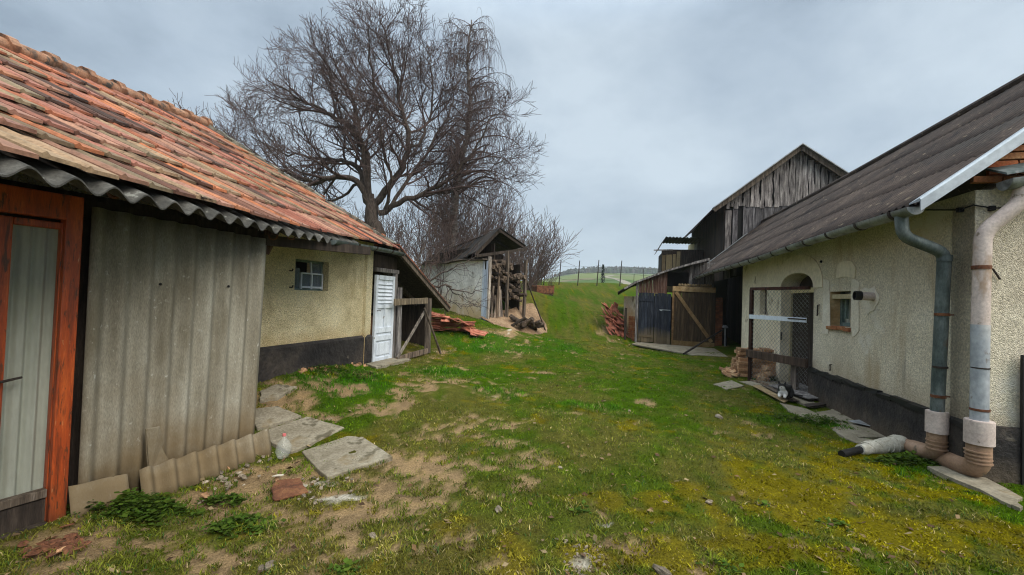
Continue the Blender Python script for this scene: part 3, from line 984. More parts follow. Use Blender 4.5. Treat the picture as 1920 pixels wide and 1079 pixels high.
# --- corrugated porch wall
def corr_sheet(mb, f, length, wave, amp, nz_=1, th=.007, phase=0.0, worn=False):
    """f(s, v, o): point at distance s along, v 0..1 up, offset o outwards"""
    n = max(4, int(length / wave * 12))
    vs, fs, worn_c = [], [], []
    for side in (0, 1):
        for j in range(nz_ + 1):
            for i in range(n + 1):
                s = length * i / n
                vs.append(f(s, j / nz_, amp * math.sin(2 * PI * s / wave + phase) - side * th))
    m = n + 1
    tot = m * (nz_ + 1)
    for j in range(nz_):
        for i in range(n):
            a = j * m + i
            fs += [(a, a + 1, a + m + 1, a + m), (tot + a, tot + a + m, tot + a + m + 1, tot + a + 1)]
    for i in range(n):
        a, b = i, nz_ * m + i
        fs += [(a, tot + a, tot + a + 1, a + 1), (b, b + 1, tot + b + 1, tot + b)]
    for j in range(nz_):
        a, b = j * m, j * m + n
        fs += [(a, a + m, tot + a + m, tot + a), (b, tot + b, tot + b + m, b + m)]
    mb.add(vs, fs)
sN = PCX.hit(150, 700)[0]
mb = MB()
def f_c(s, v, o):
    ss = sN + .015 + s * (1 + .045 * v)
    z0 = -.22 + .02 * math.sin(s * 5)
    z1 = 2.19 - .05 * (s / -sN)
    return PCX.P(ss, z0 + (z1 - z0) * v, o + .03 - .03 * v)
corr_sheet(mb, f_c, -sN - .015, .165, .030, 6)
cw = mb.build("corrugated_wall", MT['fibre'], HL, 'all', fix=False)
for (px, py) in ((295, 533), (423, 537)):
    s, z = PCX.hit(px, py)
    mb = MB()
    mb.ball(PCX.P(s, z, .045), .012, 8, 5)
    mb.build("bolt", MT['black'], cw, True)
# porch: far return wall, head beam and the closed inside
mb = MB()
mb.wall(PCX, sN - 2.5, -.01, -.4, 2.3, th=.03, off=-.12)
far_u = Pl(*(PCX.P(-.02, 0, -.06).xy), -.914, .405)
mb.wall(far_u, 0, 1.5, -.4, 2.25, th=.04)
mb.build("porch_boarding", MT['dark_wood'], HL)
mb = MB()
mb.beam(PCX.P(sN - 2.4, 2.215, -.11), PCX.P(.05, 2.16, -.11), .10, .13)
mb.beam(PCX.P(.0, 2.13, -.03), PCX.P(1.7, 2.20, -.10), .09, .11)
mb.build("eave_beam", MT['dark_wood'], HL)
mb = MB()
pts = [PCX.hit(*p) for p in ((506, 430), (545, 432), (532, 462), (524, 478), (520, 476), (506, 492))]
mb.prism([PCX.P(s, z, -.18) for s, z in pts], PCX.n * .012)
mb.build("hanging_sheet", MT['rust_sheet'], HL)
def arc_band(pl, cx, cy, r, a0, a1, off):
    s, z = pl.hit(cx, cy, off)
    return [pl.P(s + r * math.cos(a), z + r * math.sin(a), off) for a in np.linspace(a0, a1, 12)]
for px in (512, 546):
    mb = MB()
    mb.tube(arc_band(PCX, px, 440, .055, PI, 2 * PI, .12), .008, 5)
    mb.build("gutter_bracket", MT['rust'], HL, True)
mb = MB()
mb.tube(arc_band(PCX, 214, 362, .035, PI * .9, PI * 2.1, .22), .013, 6)
mb.build("gutter_bracket", MT['rust'], HL, True)

# --- orange porch door
door = None
s_r, z_b = PCX.hit(102, 985)
s_i, _ = PCX.hit(106, 650)                      # inner edge of the right post
s_o, z_t = PCX.hit(148, 372)
s_L = PCX.hit(10, 600)[0]
s_LL = s_L - .09
z_h0 = PCX.hit(110, 415)[1]
z_sill0 = PCX.hit(85, 930)[1]
zb = -.24
mb = MB()
p_out = s_o + .0
mb.box(PCX.P((s_i + p_out) / 2 - .005, (zb + z_t) / 2, .03), (p_out - s_i + .02, .09, z_t - zb), (PCX.u, PCX.n, V((0, 0, 1))))
mb.box(PCX.P((s_LL - .6 + s_i) / 2, (z_h0 + z_t) / 2 + .005, .028), (s_i - s_LL + .6, .084, z_t - z_h0 - .01), (PCX.u, PCX.n, V((0, 0, 1))))
dr = mb.build("door_frame", MT['orange_paint'], HL, bevel=.008)
mb = MB()
lw = .014
zt2 = z_h0 - .012
mb.box(PCX.P(s_i - lw / 2 - .006, (zt2 - .2) / 2, .002), (lw, .056, zt2 + .2), (PCX.u, PCX.n, V((0, 0, 1))))
mb.box(PCX.P(s_L - .04, (zt2 + .14) / 2, .0), (.085, .05, zt2 - .14), (PCX.u, PCX.n, V((0, 0, 1))))
mb.box(PCX.P((s_L + s_i - lw) / 2, zt2 - .025, .001), (s_i - lw - s_L - .008, .048, .05), (PCX.u, PCX.n, V((0, 0, 1))))
dl = mb.build("door", MT['orange_paint'], HL, bevel=.006)
mb = MB()
mb.box(PCX.P((s_L + s_i - lw) / 2, (z_sill0 + .03), .012), (s_i - lw - s_L - .008, .06, .06), (PCX.u, PCX.n, V((0, 0, 1))))
mb.build("lower_rail", MT['old_wood'], dl, bevel=.006)
mb = MB()
mb.box(PCX.P((s_LL - .3 + s_i) / 2, (z_sill0 - .24) / 2, .0), (s_i - s_LL + .28, .05, z_sill0 + .22), (PCX.u, PCX.n, V((0, 0, 1))))
mb.box(PCX.P((s_LL - .3 + s_i) / 2, -.16, .05), (s_i - s_LL + .26, .05, .08), (PCX.u, PCX.n, V((0, 0, 1))), jit=.004)
mb.build("kick_panel", MT['dark_wood'], dl, bevel=.005)
mb = MB()
mb.wall(PCX, s_L - .02, s_i - lw, z_sill0 + .05, zt2 - .03, th=.004, off=-.01)
mb.build("pane", GLASS_CLEAR, dl)
mb = MB()
vs, fs = [], []
n = 60
cs0, cs1 = s_L - .02, s_i - lw - .005
for i in range(n + 1):
    s = cs0 + (cs1 - cs0) * i / n
    o_ = -.035 + .016 * math.sin(i * .33) + .005 * math.sin(i * .71 + 1)
    vs += [PCX.P(s, z_sill0 - .05, o_), PCX.P(s, zt2, o_ * .9)]
for i in range(n): fs.append((2 * i, 2 * i + 2, 2 * i + 3, 2 * i + 1))
mb.add(vs, fs)
mb.build("curtain", MT['curtain'], dl, 'all', fix=False)
mb = MB()
s, z = PCX.hit(-12, 716)
mb.tube([PCX.P(s, z, .0), PCX.P(s, z, .06), PCX.P(s + .02, z + .004, .07), PCX.P(s + .11, z + .02, .07)], [.012, .011, .010, .008], 8)
mb.build("handle", MT['iron'], dl, True)
# wall continuing past the door, out of the picture
mb = MB()
mb.wall(PCX, s_LL - 1.4, s_LL - .65, -.4, 2.2, th=.1)
mb.build("side_wall", MT['plaster_ochre'], HL)

# --- rendered wall, plinth, window
w0, w1 = PLW.hit(552, 540)[0], PLW.hit(615, 540)[0]
wz0, wz1 = PLW.hit(580, 545)[1], PLW.hit(583, 488)[1]
pz = PLW.hit(600, 643)[1]
sc = PLW.hit(697, 560)[0]
mb = MB()
mb.wall(PLW, -5.4, sc, pz - .02, 2.66, [(w0, w1, wz0, wz1)], th=.32)
# gable triangle at the far end and the rear
gab = PLW.P(sc, 0, -.0)
mb.prism([V((gab.x - .02, gab.y - .01, 0)), V((-9.5, 8.72, 0)), V((-9.5, 8.72, 2.4)), V((R1_.x, 8.7, R1_.z - .12)), V((gab.x - .02, gab.y - .01, 2.66))], V((0, -.25, 0)))
mb.build("wall", MT['plaster_ochre'], HL)
mb = MB()
mb.wall(PLW, -5.4, sc + .01, -.2, pz - .001, th=.36, off=.05)
mb.add([PLW.P(-5.4, pz + .0, .05), PLW.P(sc + .01, pz, .05), PLW.P(sc + .01, pz + .04, .002), PLW.P(-5.4, pz + .04, .002)], [(0, 1, 2, 3)])
mb.build("plinth", MT['tar'], HL)
# window: outer frame, leaning leaf, panes
mb = MB()
fo = -.13
A = (PLW.u, PLW.n, V((0, 0, 1)))
fw = .035
mb.box(PLW.P((w0 + w1) / 2, wz0 + fw / 2, fo), (w1 - w0, .05, fw), A)
mb.box(PLW.P((w0 + w1) / 2, wz1 - fw / 2, fo), (w1 - w0, .05, fw), A)
mb.box(PLW.P(w0 + fw / 2, (wz0 + wz1) / 2, fo), (fw, .05, wz1 - wz0 - 2 * fw), A)
mb.box(PLW.P(w1 - fw / 2 - .02, (wz0 + wz1) / 2, fo), (fw, .05, wz1 - wz0 - 2 * fw), A)
win = mb.build("window", MT['green_paint'], HL)
wm = w0 + (w1 - w0) * .36
mb = MB()
xs = [wm - .03, wm + (w1 - wm) * .42, w1 - .03]
zmid = wz0 + (wz1 - wz0) * .52
for s in xs: mb.box(PLW.P(s, (wz0 + zmid) / 2 + .02, fo + .03), (.022, .03, zmid - wz0), A, jit=.002)
mb.box(PLW.P((xs[0] + xs[2]) / 2, zmid + .02, fo + .032), (xs[2] - xs[0], .03, .022), A)
mb.box(PLW.P((xs[0] + xs[2]) / 2, wz0 + .05, fo + .032), (xs[2] - xs[0], .03, .03), A)
mb.box(PLW.P(xs[1] - .02, (zmid + wz1) / 2, fo + .028), (.02, .025, wz1 - zmid - .05), (PLW.u, PLW.n, V((-.1, 0, 1)).normalized()))
mb.build("casement", MT['white_paint'], win)
mb = MB()
mb.wall(PLW, w0 + .03, wm - .03, wz0 + .03, wz0 + (wz1 - wz0) * .72, th=.003, off=fo + .01)
mb.wall(PLW, xs[0], xs[2], wz0 + .05, zmid + .01, th=.003, off=fo + .02)
mb.wall(PLW, xs[1], xs[2], zmid + .03, wz1 - .04, th=.003, off=fo + .02)
mb.build("pane", GLASS, win)
mb = MB()
mb.wall(PLW, w0 + .02, w1 - .02, wz0, wz1, th=.01, off=-.42)
mb.build("dark_room", MT['dark_void'], win)
mb = MB()
mb.wall(PLW, xs[0] + .02, xs[2] - .02, wz0 + .05, zmid, th=.005, off=-.2)
mb.build("curtain", MT['curtain'], win)
for (px, py) in ((543, 508), (543, 539)):
    s, z = PLW.hit(px, py)
    mb = MB()
    mb.tube([PLW.P(s, z, -.01), PLW.P(s, z, .05), PLW.P(s, z + .03, .06)], .010, 6)
    mb.build("hook", MT['iron'], HL, True)

# --- white panelled door beside the rendered wall
d0, d1 = PLW.hit(700, 600)[0], PLW.hit(738, 600)[0]
dz0, dz1 = PLW.hit(708, 680)[1], PLW.hit(718, 517)[1]
dm = MB()
dn = PLW.n
def dbox(mb, s0, s1, z0, z1, off, th, col=(1, 1, 1)):
    mb.box(PLW.P((s0 + s1) / 2, (z0 + z1) / 2, off), (s1 - s0, th, z1 - z0), A, col)
dbox(dm, d0, d1 - .06, dz0, dz1, .0, .03)
W = d1 - .06 - d0
H = dz1 - dz0
st = .07
f1 = .026
dbox(dm, d0, d0 + st, dz0, dz1, f1, .022)
dbox(dm, d1 - .06 - st, d1 - .06, dz0, dz1, f1, .022)
for za, zz in ((0, .06), (.25, .31), (.34, .40), (.62, .66), (.95, 1)):
    dbox(dm, d0 + st + .001, d1 - .06 - st - .001, dz0 + za * H, dz0 + zz * H, f1, .021)
for k in range(6):
    zz = dz0 + H * (.69 + .043 * k)
    mbp = PLW.P((d0 + d1 - .06) / 2, zz, f1 - .004)
    dm.box(mbp, (W - 2 * st - .01, .012, .05), (PLW.u, (PLW.n + V((0, 0, .5))).normalized(), (V((0, 0, 1)) - PLW.n * .5).normalized()))
dbox(dm, d0 + W * .48, d0 + W * .54, dz0 + .40 * H, dz0 + .62 * H, f1, .018)
dbox(dm, d0 + st + .03, d0 + W - st - .03, dz0 + .085 * H, dz0 + .225 * H, f1 - .004, .016)
wd = dm.build("shed_door", MT['white_paint'], HL, bevel=.004)
mb = MB()
s, z = PLW.hit(702, 583)
mb.tube([PLW.P(s + .03, z, .03), PLW.P(s + .03, z, .07), PLW.P(s + .10, z, .075)], .009, 6)
mb.build("handle", MT['iron'], wd, True)
mb = MB()
dbox(mb, d1 - .055, d1 + .03, dz0 - .02, dz1 + .06, .005, .08)
dbox(mb, d0 - .02, d1 + .06, dz1 + .062, dz1 + .14, .01, .09, (.9, .9, .9))
mb.build("door_frame", MT['grey_wood'], HL, bevel=.006)
# lean-to roof over the pen, on the far end of the house
lt0, lt1 = PLW.hit(728, 462), PLW.hit(829, 575)
top = PLW.P(lt0[0], lt0[1], .25)
lowp = PLW.P(lt1[0] - .05, lt1[1] - .02, .25)
mb = MB()
bk = -PLW.n * 3.6
for k in range(9):
    a, b = top.lerp(lowp, k / 9), top.lerp(lowp, (k + 1) / 9)
    mb.prism([a, b, b + bk, a + bk], V((0, 0, -.028)))
mb.build("lean_to_roof", MT['dark_wood'], HL)
mb = MB()
mb.beam(top + V((0, 0, -.07)) - PLW.n * .05, lowp + V((0, 0, -.07)) - PLW.n * .05, .07, .09)
for k in range(1, 5):
    o_ = -PLW.n * (.8 * k)
    mb.beam(top + o_ + V((0, 0, -.08)), lowp + o_ + V((0, 0, -.08)), .08, .10)
mb.build("lean_to_rafter", MT['old_wood'], HL)
mb = MB()
for k in range(5):
    a, b = top.lerp(lowp, k / 5 + .0), top.lerp(lowp, (k + 1) / 5 + .02)
    mb.prism([a + V((0, 0, .03)), b + V((0, 0, .014)), b + bk + V((0, 0, .014)), a + bk + V((0, 0, .03))], V((0, 0, .012)), random.choice([(.45, .16, .09), (.3, .12, .08), (.35, .2, .13)]))
mb.build("lean_to_tiles", MT['tile'], HL)
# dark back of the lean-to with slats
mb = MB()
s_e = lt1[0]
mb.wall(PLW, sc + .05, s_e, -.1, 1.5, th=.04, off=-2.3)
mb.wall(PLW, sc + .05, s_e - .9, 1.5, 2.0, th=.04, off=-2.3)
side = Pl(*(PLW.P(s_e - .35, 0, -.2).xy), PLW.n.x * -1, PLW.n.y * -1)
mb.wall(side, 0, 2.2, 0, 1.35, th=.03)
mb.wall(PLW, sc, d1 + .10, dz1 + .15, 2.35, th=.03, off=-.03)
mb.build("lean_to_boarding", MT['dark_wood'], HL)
mb = MB()
for k in range(6):
    z = .42 + k * .15
    a, b = PLW.P(d1 + .05, z, -.9), PLW.P(d1 + 1.0, z + random.uniform(-.05, .05), -.95)
    mb.plank(a, b, .05, .02, PLW.n, random.choice([(1, 1, 1), (2.2, 2.2, 2.2), (1.4, 1.3, 1.2)]), .004)
mb.box(PLW.P(d1 + .75, .7, -1.1), (.45, .4, .75), A, (1.4, .9, .6))
mb.build("inner_slats", MT['old_wood'], HL)

# --- pen gate with posts and brace
gL, gR = PLW.hit(748, 660), PLW.hit(803, 655)
PG = thing("pen_gate", PLW.P(gL[0], .22, .10), "weathered open gate frame with a diagonal brace beside the white door", "gate")
def gp(px, py, off=.10):
    s, z = PLW.hit(px, py, off)
    return PLW.P(s, z, off)
mb = MB(); mb.beam(gp(746, 672), gp(750, 540), .10, .07, up=PLW.n, jit=.008); mb.build("post", MT['grey_wood'], PG, bevel=.006)
mb = MB(); mb.beam(gp(801, 662), gp(804, 560), .10, .12, up=PLW.n, col=(.8, .7, .6), jit=.008); mb.build("post", MT['grey_wood'], PG, bevel=.006)
mb = MB(); mb.plank(gp(738, 567, .16), gp(800, 564, .16), .13, .03, PLW.n, (.85, .72, .5), .006); mb.build("top_rail", MT['grey_wood'], PG)
mb = MB(); mb.plank(gp(744, 672, .17), gp(797, 581, .17), .06, .03, PLW.n, (.9, .85, .75), .003); mb.build("brace", MT['grey_wood'], PG)
mb = MB(); mb.plank(gp(742, 674, .15), gp(800, 657, .15), .11, .03, PLW.n, (.8, .65, .5), .012); mb.build("bottom_rail", MT['grey_wood'], PG)
mb = MB()
a = gp(796, 578, .22)
b = G(826, 664)
mb.tube([a, b + V((0, 0, .01))], [.022, .028], 7)
tag(mb.build("prop_pole", MT['old_wood'], origin=b), "thin dark pole leaning against the right post of the pen gate", "pole")

# --- loose corrugated sheets at the foot of the porch wall
def lean_sheet(pl, pixA, pixB, h, off0, off1, label, name="corrugated_sheet", wave=.177, amp=.035, dz0=0.0, dz1=0.0, tilt=.62):
    sa, sb = pl.hit(*pixA)[0], pl.hit(*pixB)[0]
    za, zb = gz(*pl.P(sa, 0, off0).xy), gz(*pl.P(sb, 0, off0).xy)
    mb = MB()
    L = sb - sa
    def f(s, v, o):
        k = s / L
        z0 = za + (zb - za) * k - .03
        hh = h + (dz0 * (1 - k) + dz1 * k)
        return pl.P(sa + s, z0 + hh * v + o * tilt, off0 + (off1 - off0) * v + o)
    corr_sheet(mb, f, L, wave, amp, 3)
    o = mb.build(name, MT['fibre'], None, 'all', origin=pl.P((sa + sb) / 2, (za + zb) / 2, off0), fix=False)
    return tag(o, label, "corrugated sheet", "loose corrugated sheets at the porch wall")
lean_sheet(PCX, (243, 900), (490, 860), .27, .21, .13, "long low corrugated strip leaning along the foot of the porch wall")
lean_sheet(PCX, (118, 960), (228, 930), .24, .13, .06, "short flat grey sheet at the wall foot next to the orange door post", wave=.30, amp=.010, tilt=0)
mb = MB()
pts = [PCX.hit(*p, .06) for p in ((266, 803), (292, 798), (304, 830), (300, 838), (313, 862), (308, 873), (276, 892), (271, 850))]
mb.prism([PCX.P(s, z, .075 + .03 * (i in (0, 1))) for i, (s, z) in enumerate(pts)], PCX.n * .014)
c0 = PCX.P(pts[4][0], pts[6][1], .08)
tag(mb.build("sheet_fragment", MT['fibre'], origin=c0, bevel=.004), "broken piece of grey sheet propped upright against the middle of the corrugated wall", "sheet fragment")

# ================================================================== RIGHT HOUSE
HR = thing("farm_house", V((6.6, 10.5, 0)), "long low house with a dark corrugated roof, grey roughcast wall and black plinth", "house")
AR = (PR.u, PR.n, V((0, 0, 1)))
ZE = 2.655                                         # gutter height
S_END, S_GAB = -11.85, 3.78
W_REC = PR.hit(1390, 640)[0]                       # where the cream wall stops and the timber wall begins
GUT = .50                                          # gutter line in front of the wall
# ridge
ALPHA = math.radians(40)
RW = 3.0                                          # gutter line to ridge, in plan
def rroof(u, s, lift=0.0):
    """u 0 eave .. 1 ridge, s along the wall"""
    n_off = GUT - .04 - RW * u
    z = ZE + .055 + RW * u * math.tan(ALPHA) + lift - .06 * math.sin(PI * u) * (.6 + .4 * math.sin(s * .5))
    z += -.05 * math.sin((s + 11) / 15 * PI) * u
    return PR.P(s, z, n_off)
SV = S_GAB + .13                                    # verge
mb = MB()
LR = SV - S_END
wv, am = .130, .015
nS = int(LR / wv * 8)
rows = 4
for r in range(rows):
    u0, u1 = r / rows - (.02 if r else 0), (r + 1) / rows
    vs, fs = [], []
    ns_u = 3
    for j in range(ns_u + 1):
        for i in range(nS + 1):
            s = S_END + LR * i / nS
            u = u0 + (u1 - u0) * j / ns_u
            jag = .004 * math.sin(i // 40 * 12.9898)
            vs.append(rroof(u + (jag if j == 0 and r else 0), s, am * math.sin(2 * PI * LR * i / nS / wv) + (.016 if r else .010) * (1 - j / ns_u) + .006 * math.sin((i // 40) * 7.7)))
    m = nS + 1
    for j in range(ns_u):
        for i in range(nS):
            a = j * m + i
            fs.append((a, a + 1, a + m + 1, a + m))
    b = len(vs)
    for i in range(nS + 1): vs.append(V(vs[i]) - V((0, 0, .014)))
    for i in range(nS): fs.append((i, b + i, b + i + 1, i + 1))
    mb.add(vs, fs)
mb.build("corrugated_roof", MT['eternit'], HR, 'all', fix=False)
mb = MB()
for (ua, ub) in ((0.0, 1.0),):
    for k in range(10):
        sa, sb = S_END + LR * k / 10, S_END + LR * (k + 1) / 10
        mb.quad(rroof(0, sa, -.05), rroof(0, sb, -.05), rroof(1, sb, -.05), rroof(1, sa, -.05))
mb.build("roof_boarding", MT['dark_wood'], HR, fix=False)
mb = MB()
rr0, rr1 = rroof(1, S_END), rroof(1, SV)
bo = -PR.n * RW + V((0, 0, -RW * math.tan(ALPHA)))
mb.prism([rr0, rr1, rr1 + bo, rr0 + bo], V((0, 0, .03)))
mb.build("rear_roof", MT['eternit'], HR)
mb = MB()
mb.tube([rroof(1, S_END + LR * k / 16, .03) for k in range(17)], .07, 8)
mb.build("ridge_cap", MT['eternit'], HR, True)
# gutter with its brackets
def gpt(s, dz=0.0): return PR.P(s, ZE - .01 + .012 * math.sin(s * .8) + dz, GUT + .035)
mb = MB()
half_pipe(mb, [gpt(S_END + .35 + (SV - .05 - S_END - .35) * k / 20) for k in range(21)], .078, .006, 10)
gutR = mb.build("gutter", MT['zinc'], HR, True)
s = SV - .35
k = 0
while s > S_END + .4:
    mb = MB()
    half_pipe(mb, [gpt(s - .022), gpt(s + .022)], .087, .012, 10)
    mb.build("gutter_bracket", MT['iron'], gutR, True)
    s -= .78 if k % 3 else .70
    k += 1
# verge flashing: a pale folded sheet along the near gable edge
mb = MB()
vA, vB = rroof(-.035, SV, .07), rroof(1.0, SV, .07)
prof = [(-.13, .0), (.03, .02), (.05, .0), (.05, -.11), (.035, -.11), (.035, -.012), (-.13, -.012)]
def vpt(u, o, dz): return rroof(u, SV + o, .055 + dz)
vs, fs = [], []
NU = 12
for j in range(NU + 1):
    for (o, dz) in prof: vs.append(vpt(-.03 + 1.03 * j / NU, o, dz))
m = len(prof)
for j in range(NU):
    for i in range(m):
        i2 = (i + 1) % m
        fs.append((j * m + i, j * m + i2, (j + 1) * m + i2, (j + 1) * m + i))
fs += [tuple(range(m)), tuple(NU * m + i for i in range(m - 1, -1, -1))]
mb.add(vs, fs)
mb.build("verge_flashing", MT['zinc_light'], HR)
# flashing against the tall barn
mb = MB()
a = [rroof(u, S_END + .05, .06) for u in np.linspace(.18, .80, 8)]
for i in range(7): mb.beam(a[i], a[i + 1], .16, .03)
mb.build("barn_flashing", MT['zinc'], HR)

# --- long wall with the arched doorway and the window
da0, da1 = PR.hit(1463, 620)[0], PR.hit(1525, 600)[0]         # doorway, da0 far jamb, da1 near
spring = PR.hit(1527, 540)[1]
crown = PR.hit(1500, 511)[1]
wi0, wi1 = PR.hit(1556, 570)[0], PR.hit(1595, 570)[0]
wiz0, wiz1 = PR.hit(1580, 613)[1], PR.hit(1580, 532)[1]
sl0, sl1 = PR.hit(1425, 560)[0], PR.hit(1438, 560)[0]
slz0, slz1 = PR.hit(1430, 590)[1], PR.hit(1430, 544)[1]
ZT = 2.82
TH = .42
PZ = PR.hit(1600, 720)[1]
def arch_wall(mb, pl, s0, s1, zs, zc, zt, th, n=14):
    """the piece of wall over an arched opening"""
    cx, hw, rise = (s0 + s1) / 2, (s1 - s0) / 2, zc - zs
    pts = [(cx - hw * math.cos(PI * k / n), zs + rise * math.sin(PI * k / n) ** .8) for k in range(n + 1)]
    for k in range(n):
        (a, za), (b, zb_) = pts[k], pts[k + 1]
        P = pl.P
        mb.quad(P(a, za), P(b, zb_), P(b, zt), P(a, zt))
        mb.quad(P(a, za, -th), P(a, zt, -th), P(b, zt, -th), P(b, zb_, -th))
        mb.quad(P(a, za), P(a, za, -th), P(b, zb_, -th), P(b, zb_))
        mb.quad(P(a, zt), P(b, zt), P(b, zt, -th), P(a, zt, -th))
mb = MB()
mb.wall(PR, da1, S_GAB, -.3, ZT, [(wi0, wi1, wiz0, wiz1 - .12)], th=TH)
wall_parts = mb
arch_wall(mb, PR, da0, da1, spring, crown, ZT, TH)
# gable wall under the roof, rear and far walls, out of sight
gb_ = PRG
mb.prism([gb_.P(.0, -.3, -.01), gb_.P(5.0, -.3, -.01), gb_.P(5.0, ZT - .4, -.01), gb_.P(2.5, ZE + 2.13, -.01), gb_.P(.0, ZT - .12, -.01)], -gb_.n * .3)
mb.build("wall", MT['plaster_grey'], HR)
mb = MB()
mb.wall(PR, W_REC, da0, -.3, ZT, [(sl0, sl1, slz0, slz1)], th=TH)
mb.wall(Pl(*(PR.P(W_REC, 0, -TH - .001).xy), -PR.n.x, -PR.n.y), 0, 1.2, -.3, 2.6, th=.2)
mb.build("entrance_wall", MT['plaster_smooth'], HR)
# smooth bands round the arch and above the window (plaster left proud)
mb = MB()
cx, hw = (da0 + da1) / 2, (da1 - da0) / 2
n = 16
for k in range(n):
    t0, t1 = PI * k / n, PI * (k + 1) / n
    q = []
    for (r, t) in ((1.0, t0), (1.0, t1), (1.45, t1), (1.45, t0)):
        hr = (crown - spring) + (r - 1) * hw * .95
        q.append(PR.P(cx - hw * r * math.cos(t), spring + hr * math.sin(t) ** .8, .003))
    mb.prism(q, PR.n * .012)
mb.build("arch_band", MT['plaster_smooth'], HR)
def patch(pl, pix, off, th, name, m, parent, jag=.0):
    pts = [pl.hit(*p) for p in pix]
    full = []
    for i in range(len(pts)):
        a, b = pts[i], pts[(i + 1) % len(pts)]
        for t in (0, .33, .66):
            full.append((a[0] + (b[0] - a[0]) * t + random.uniform(-jag, jag), a[1] + (b[1] - a[1]) * t + random.uniform(-jag, jag)))
    mb = MB()
    mb.prism([pl.P(s, z, off) for s, z in full], pl.n * th)
    return mb.build(name, m, parent)
patch(PR, [(1545, 525), (1556, 527), (1557, 610), (1553, 628), (1543, 626)], .002, .007, "whitewash_patch", MT['whitewash'], HR, .012)
patch(PR, [(1598, 524), (1611, 528), (1612, 622), (1600, 632), (1597, 612)], .002, .007, "whitewash_patch", MT['whitewash'], HR, .012)
patch(PR, [(1569, 522), (1571, 497), (1583, 489), (1598, 490), (1606, 502), (1604, 522), (1590, 519)], .002, .012, "plaster_panel", MT['plaster_smooth'], HR, .004)
patch(PR, [(1616, 543), (1640, 538), (1650, 560), (1640, 580), (1628, 590), (1619, 572)], .002, .006, "whitewash_patch", MT['whitewash'], HR, .018)
# window: reveal, arched head, frame, panes, brick sill
mb = MB()
arch_wall(mb, PR, wi0, wi1, wiz1 - .12, wiz1, wiz1 + .001, .2)
o1 = mb.build("window_head", MT['whitewash'], HR)
mb = MB()
e_ = .004
mb.wall(Pl(*(PR.P(wi0 + e_, 0, .0).xy), -PR.n.x, -PR.n.y), .002, .30, wiz0, wiz1 - .12, th=.003)
mb.build("window_reveal", MT['reveal_ochre'], HR)
mb = MB()
fo = -.17
mb.box(PR.P(wi0 + .03, (wiz0 + wiz1) / 2, fo), (.05, .05, wiz1 - wiz0), AR)
mb.box(PR.P(wi1 - .03, (wiz0 + wiz1) / 2, fo), (.06, .05, wiz1 - wiz0), AR)
mb.box(PR.P((wi0 + wi1) / 2, wiz1 - .2, fo), (wi1 - wi0 - .17, .05, .06), AR)
mb.box(PR.P((wi0 + wi1) / 2, wiz0 + .03, fo), (wi1 - wi0 - .17, .05, .06), AR)
mb.box(PR.P(wi0 + .19, (wiz0 + wiz1) / 2 - .05, fo + .012), (.05, .04, wiz1 - wiz0 - .34), AR)
wr = mb.build("window", MT['green_paint'], HR, bevel=.004)
mb = MB()
mb.box(PR.P((wi0 + wi1) / 2, wiz1 - .20, -.07), (wi1 - wi0 - .02, .10, .07), AR)
mb.build("lintel", MT['cream_board'], wr)
mb = MB()
mb.wall(PR, wi0 + .21, wi1 - .06, wiz0 + .06, wiz1 - .23, th=.004, off=fo)
mb.build("pane", GLASS_CLEAR, wr)
mb = MB()
mb.wall(PR, wi0, wi1, wiz0, wiz1 - .1, th=.01, off=-.21)
mb.build("curtain", MT['curtain'], wr)
mb = MB()
nb = 4
for k in range(nb):
    a, b = wi0 - .03 + (wi1 - wi0 + .06) * k / nb, wi0 - .03 + (wi1 - wi0 + .06) * (k + 1) / nb - .008
    mb.box(PR.P((a + b) / 2, wiz0 - .032 + random.uniform(-.006, .006), -.08), (b - a, .24, .055), AR, jit=.006)
mb.build("sill", MT['brick_old'], wr, bevel=.006)
# slit window behind the gate
mb = MB()
mb.box(PR.P((sl0 + sl1) / 2, (slz0 + slz1) / 2, -.12), (sl1 - sl0, .02, slz1 - slz0), AR)
mb.build("slit_window", MT['old_wood'], HR)
# doorway: dark door with a pale frame, inside the thickness of the wall
mb = MB()
doff = -.20
mb.box(PR.P(da0 + .05, 1.0, doff), (.06, .07, 2.1), AR)
mb.box(PR.P((da0 + da1) / 2, spring - .02, doff), (da1 - da0, .07, .09), AR, (1.5, 1.5, 1.4))
fd = mb.build("door_frame", MT['cream_board'], HR)
mb = MB()
for k in range(5):
    a, b = da0 + .09 + (da1 - da0 - .09) * k / 5, da0 + .09 + (da1 - da0 - .09) * (k + 1) / 5 - .01
    mb.box(PR.P((a + b) / 2, 1.0, doff - .02), (b - a, .035, 2.05), AR)
mb.box(PR.P((da0 + da1) / 2, (spring + crown) / 2 + .1, doff - .15), (da1 - da0 + .1, .02, .9), AR)
hd = mb.build("house_door", MT['dark_wood'], HR)
mb = MB()
s, z = PR.hit(1466, 633)
mb.box(PR.P(s, z + .03, .012), (.05, .02, .16), AR)
mb.build("hinge", MT['iron'], fd)
# plinth
mb = MB()
mb.wall(PR, da1 - .02, S_GAB + .05, -.3, PZ, th=.1, off=.055, extra_s=[da1 + .5 * k for k in range(1, 8)])
mb.wall(PRG, -.055, 3.0, -.3, PZ + .02, th=.1, off=.055)
mb.build("plinth", MT['tar'], HR)
mb = MB()
for k in range(12):
    a, b = da1 + (S_GAB - da1) * k / 12, da1 + (S_GAB - da1) * (k + 1) / 12 + .01
    mb.beam(PR.P(a, PZ + random.uniform(-.02, .02), .03), PR.P(b, PZ + random.uniform(-.02, .02), .03), .07, .06, jit=.012)
mb.build("tar_band", MT['black'], HR)
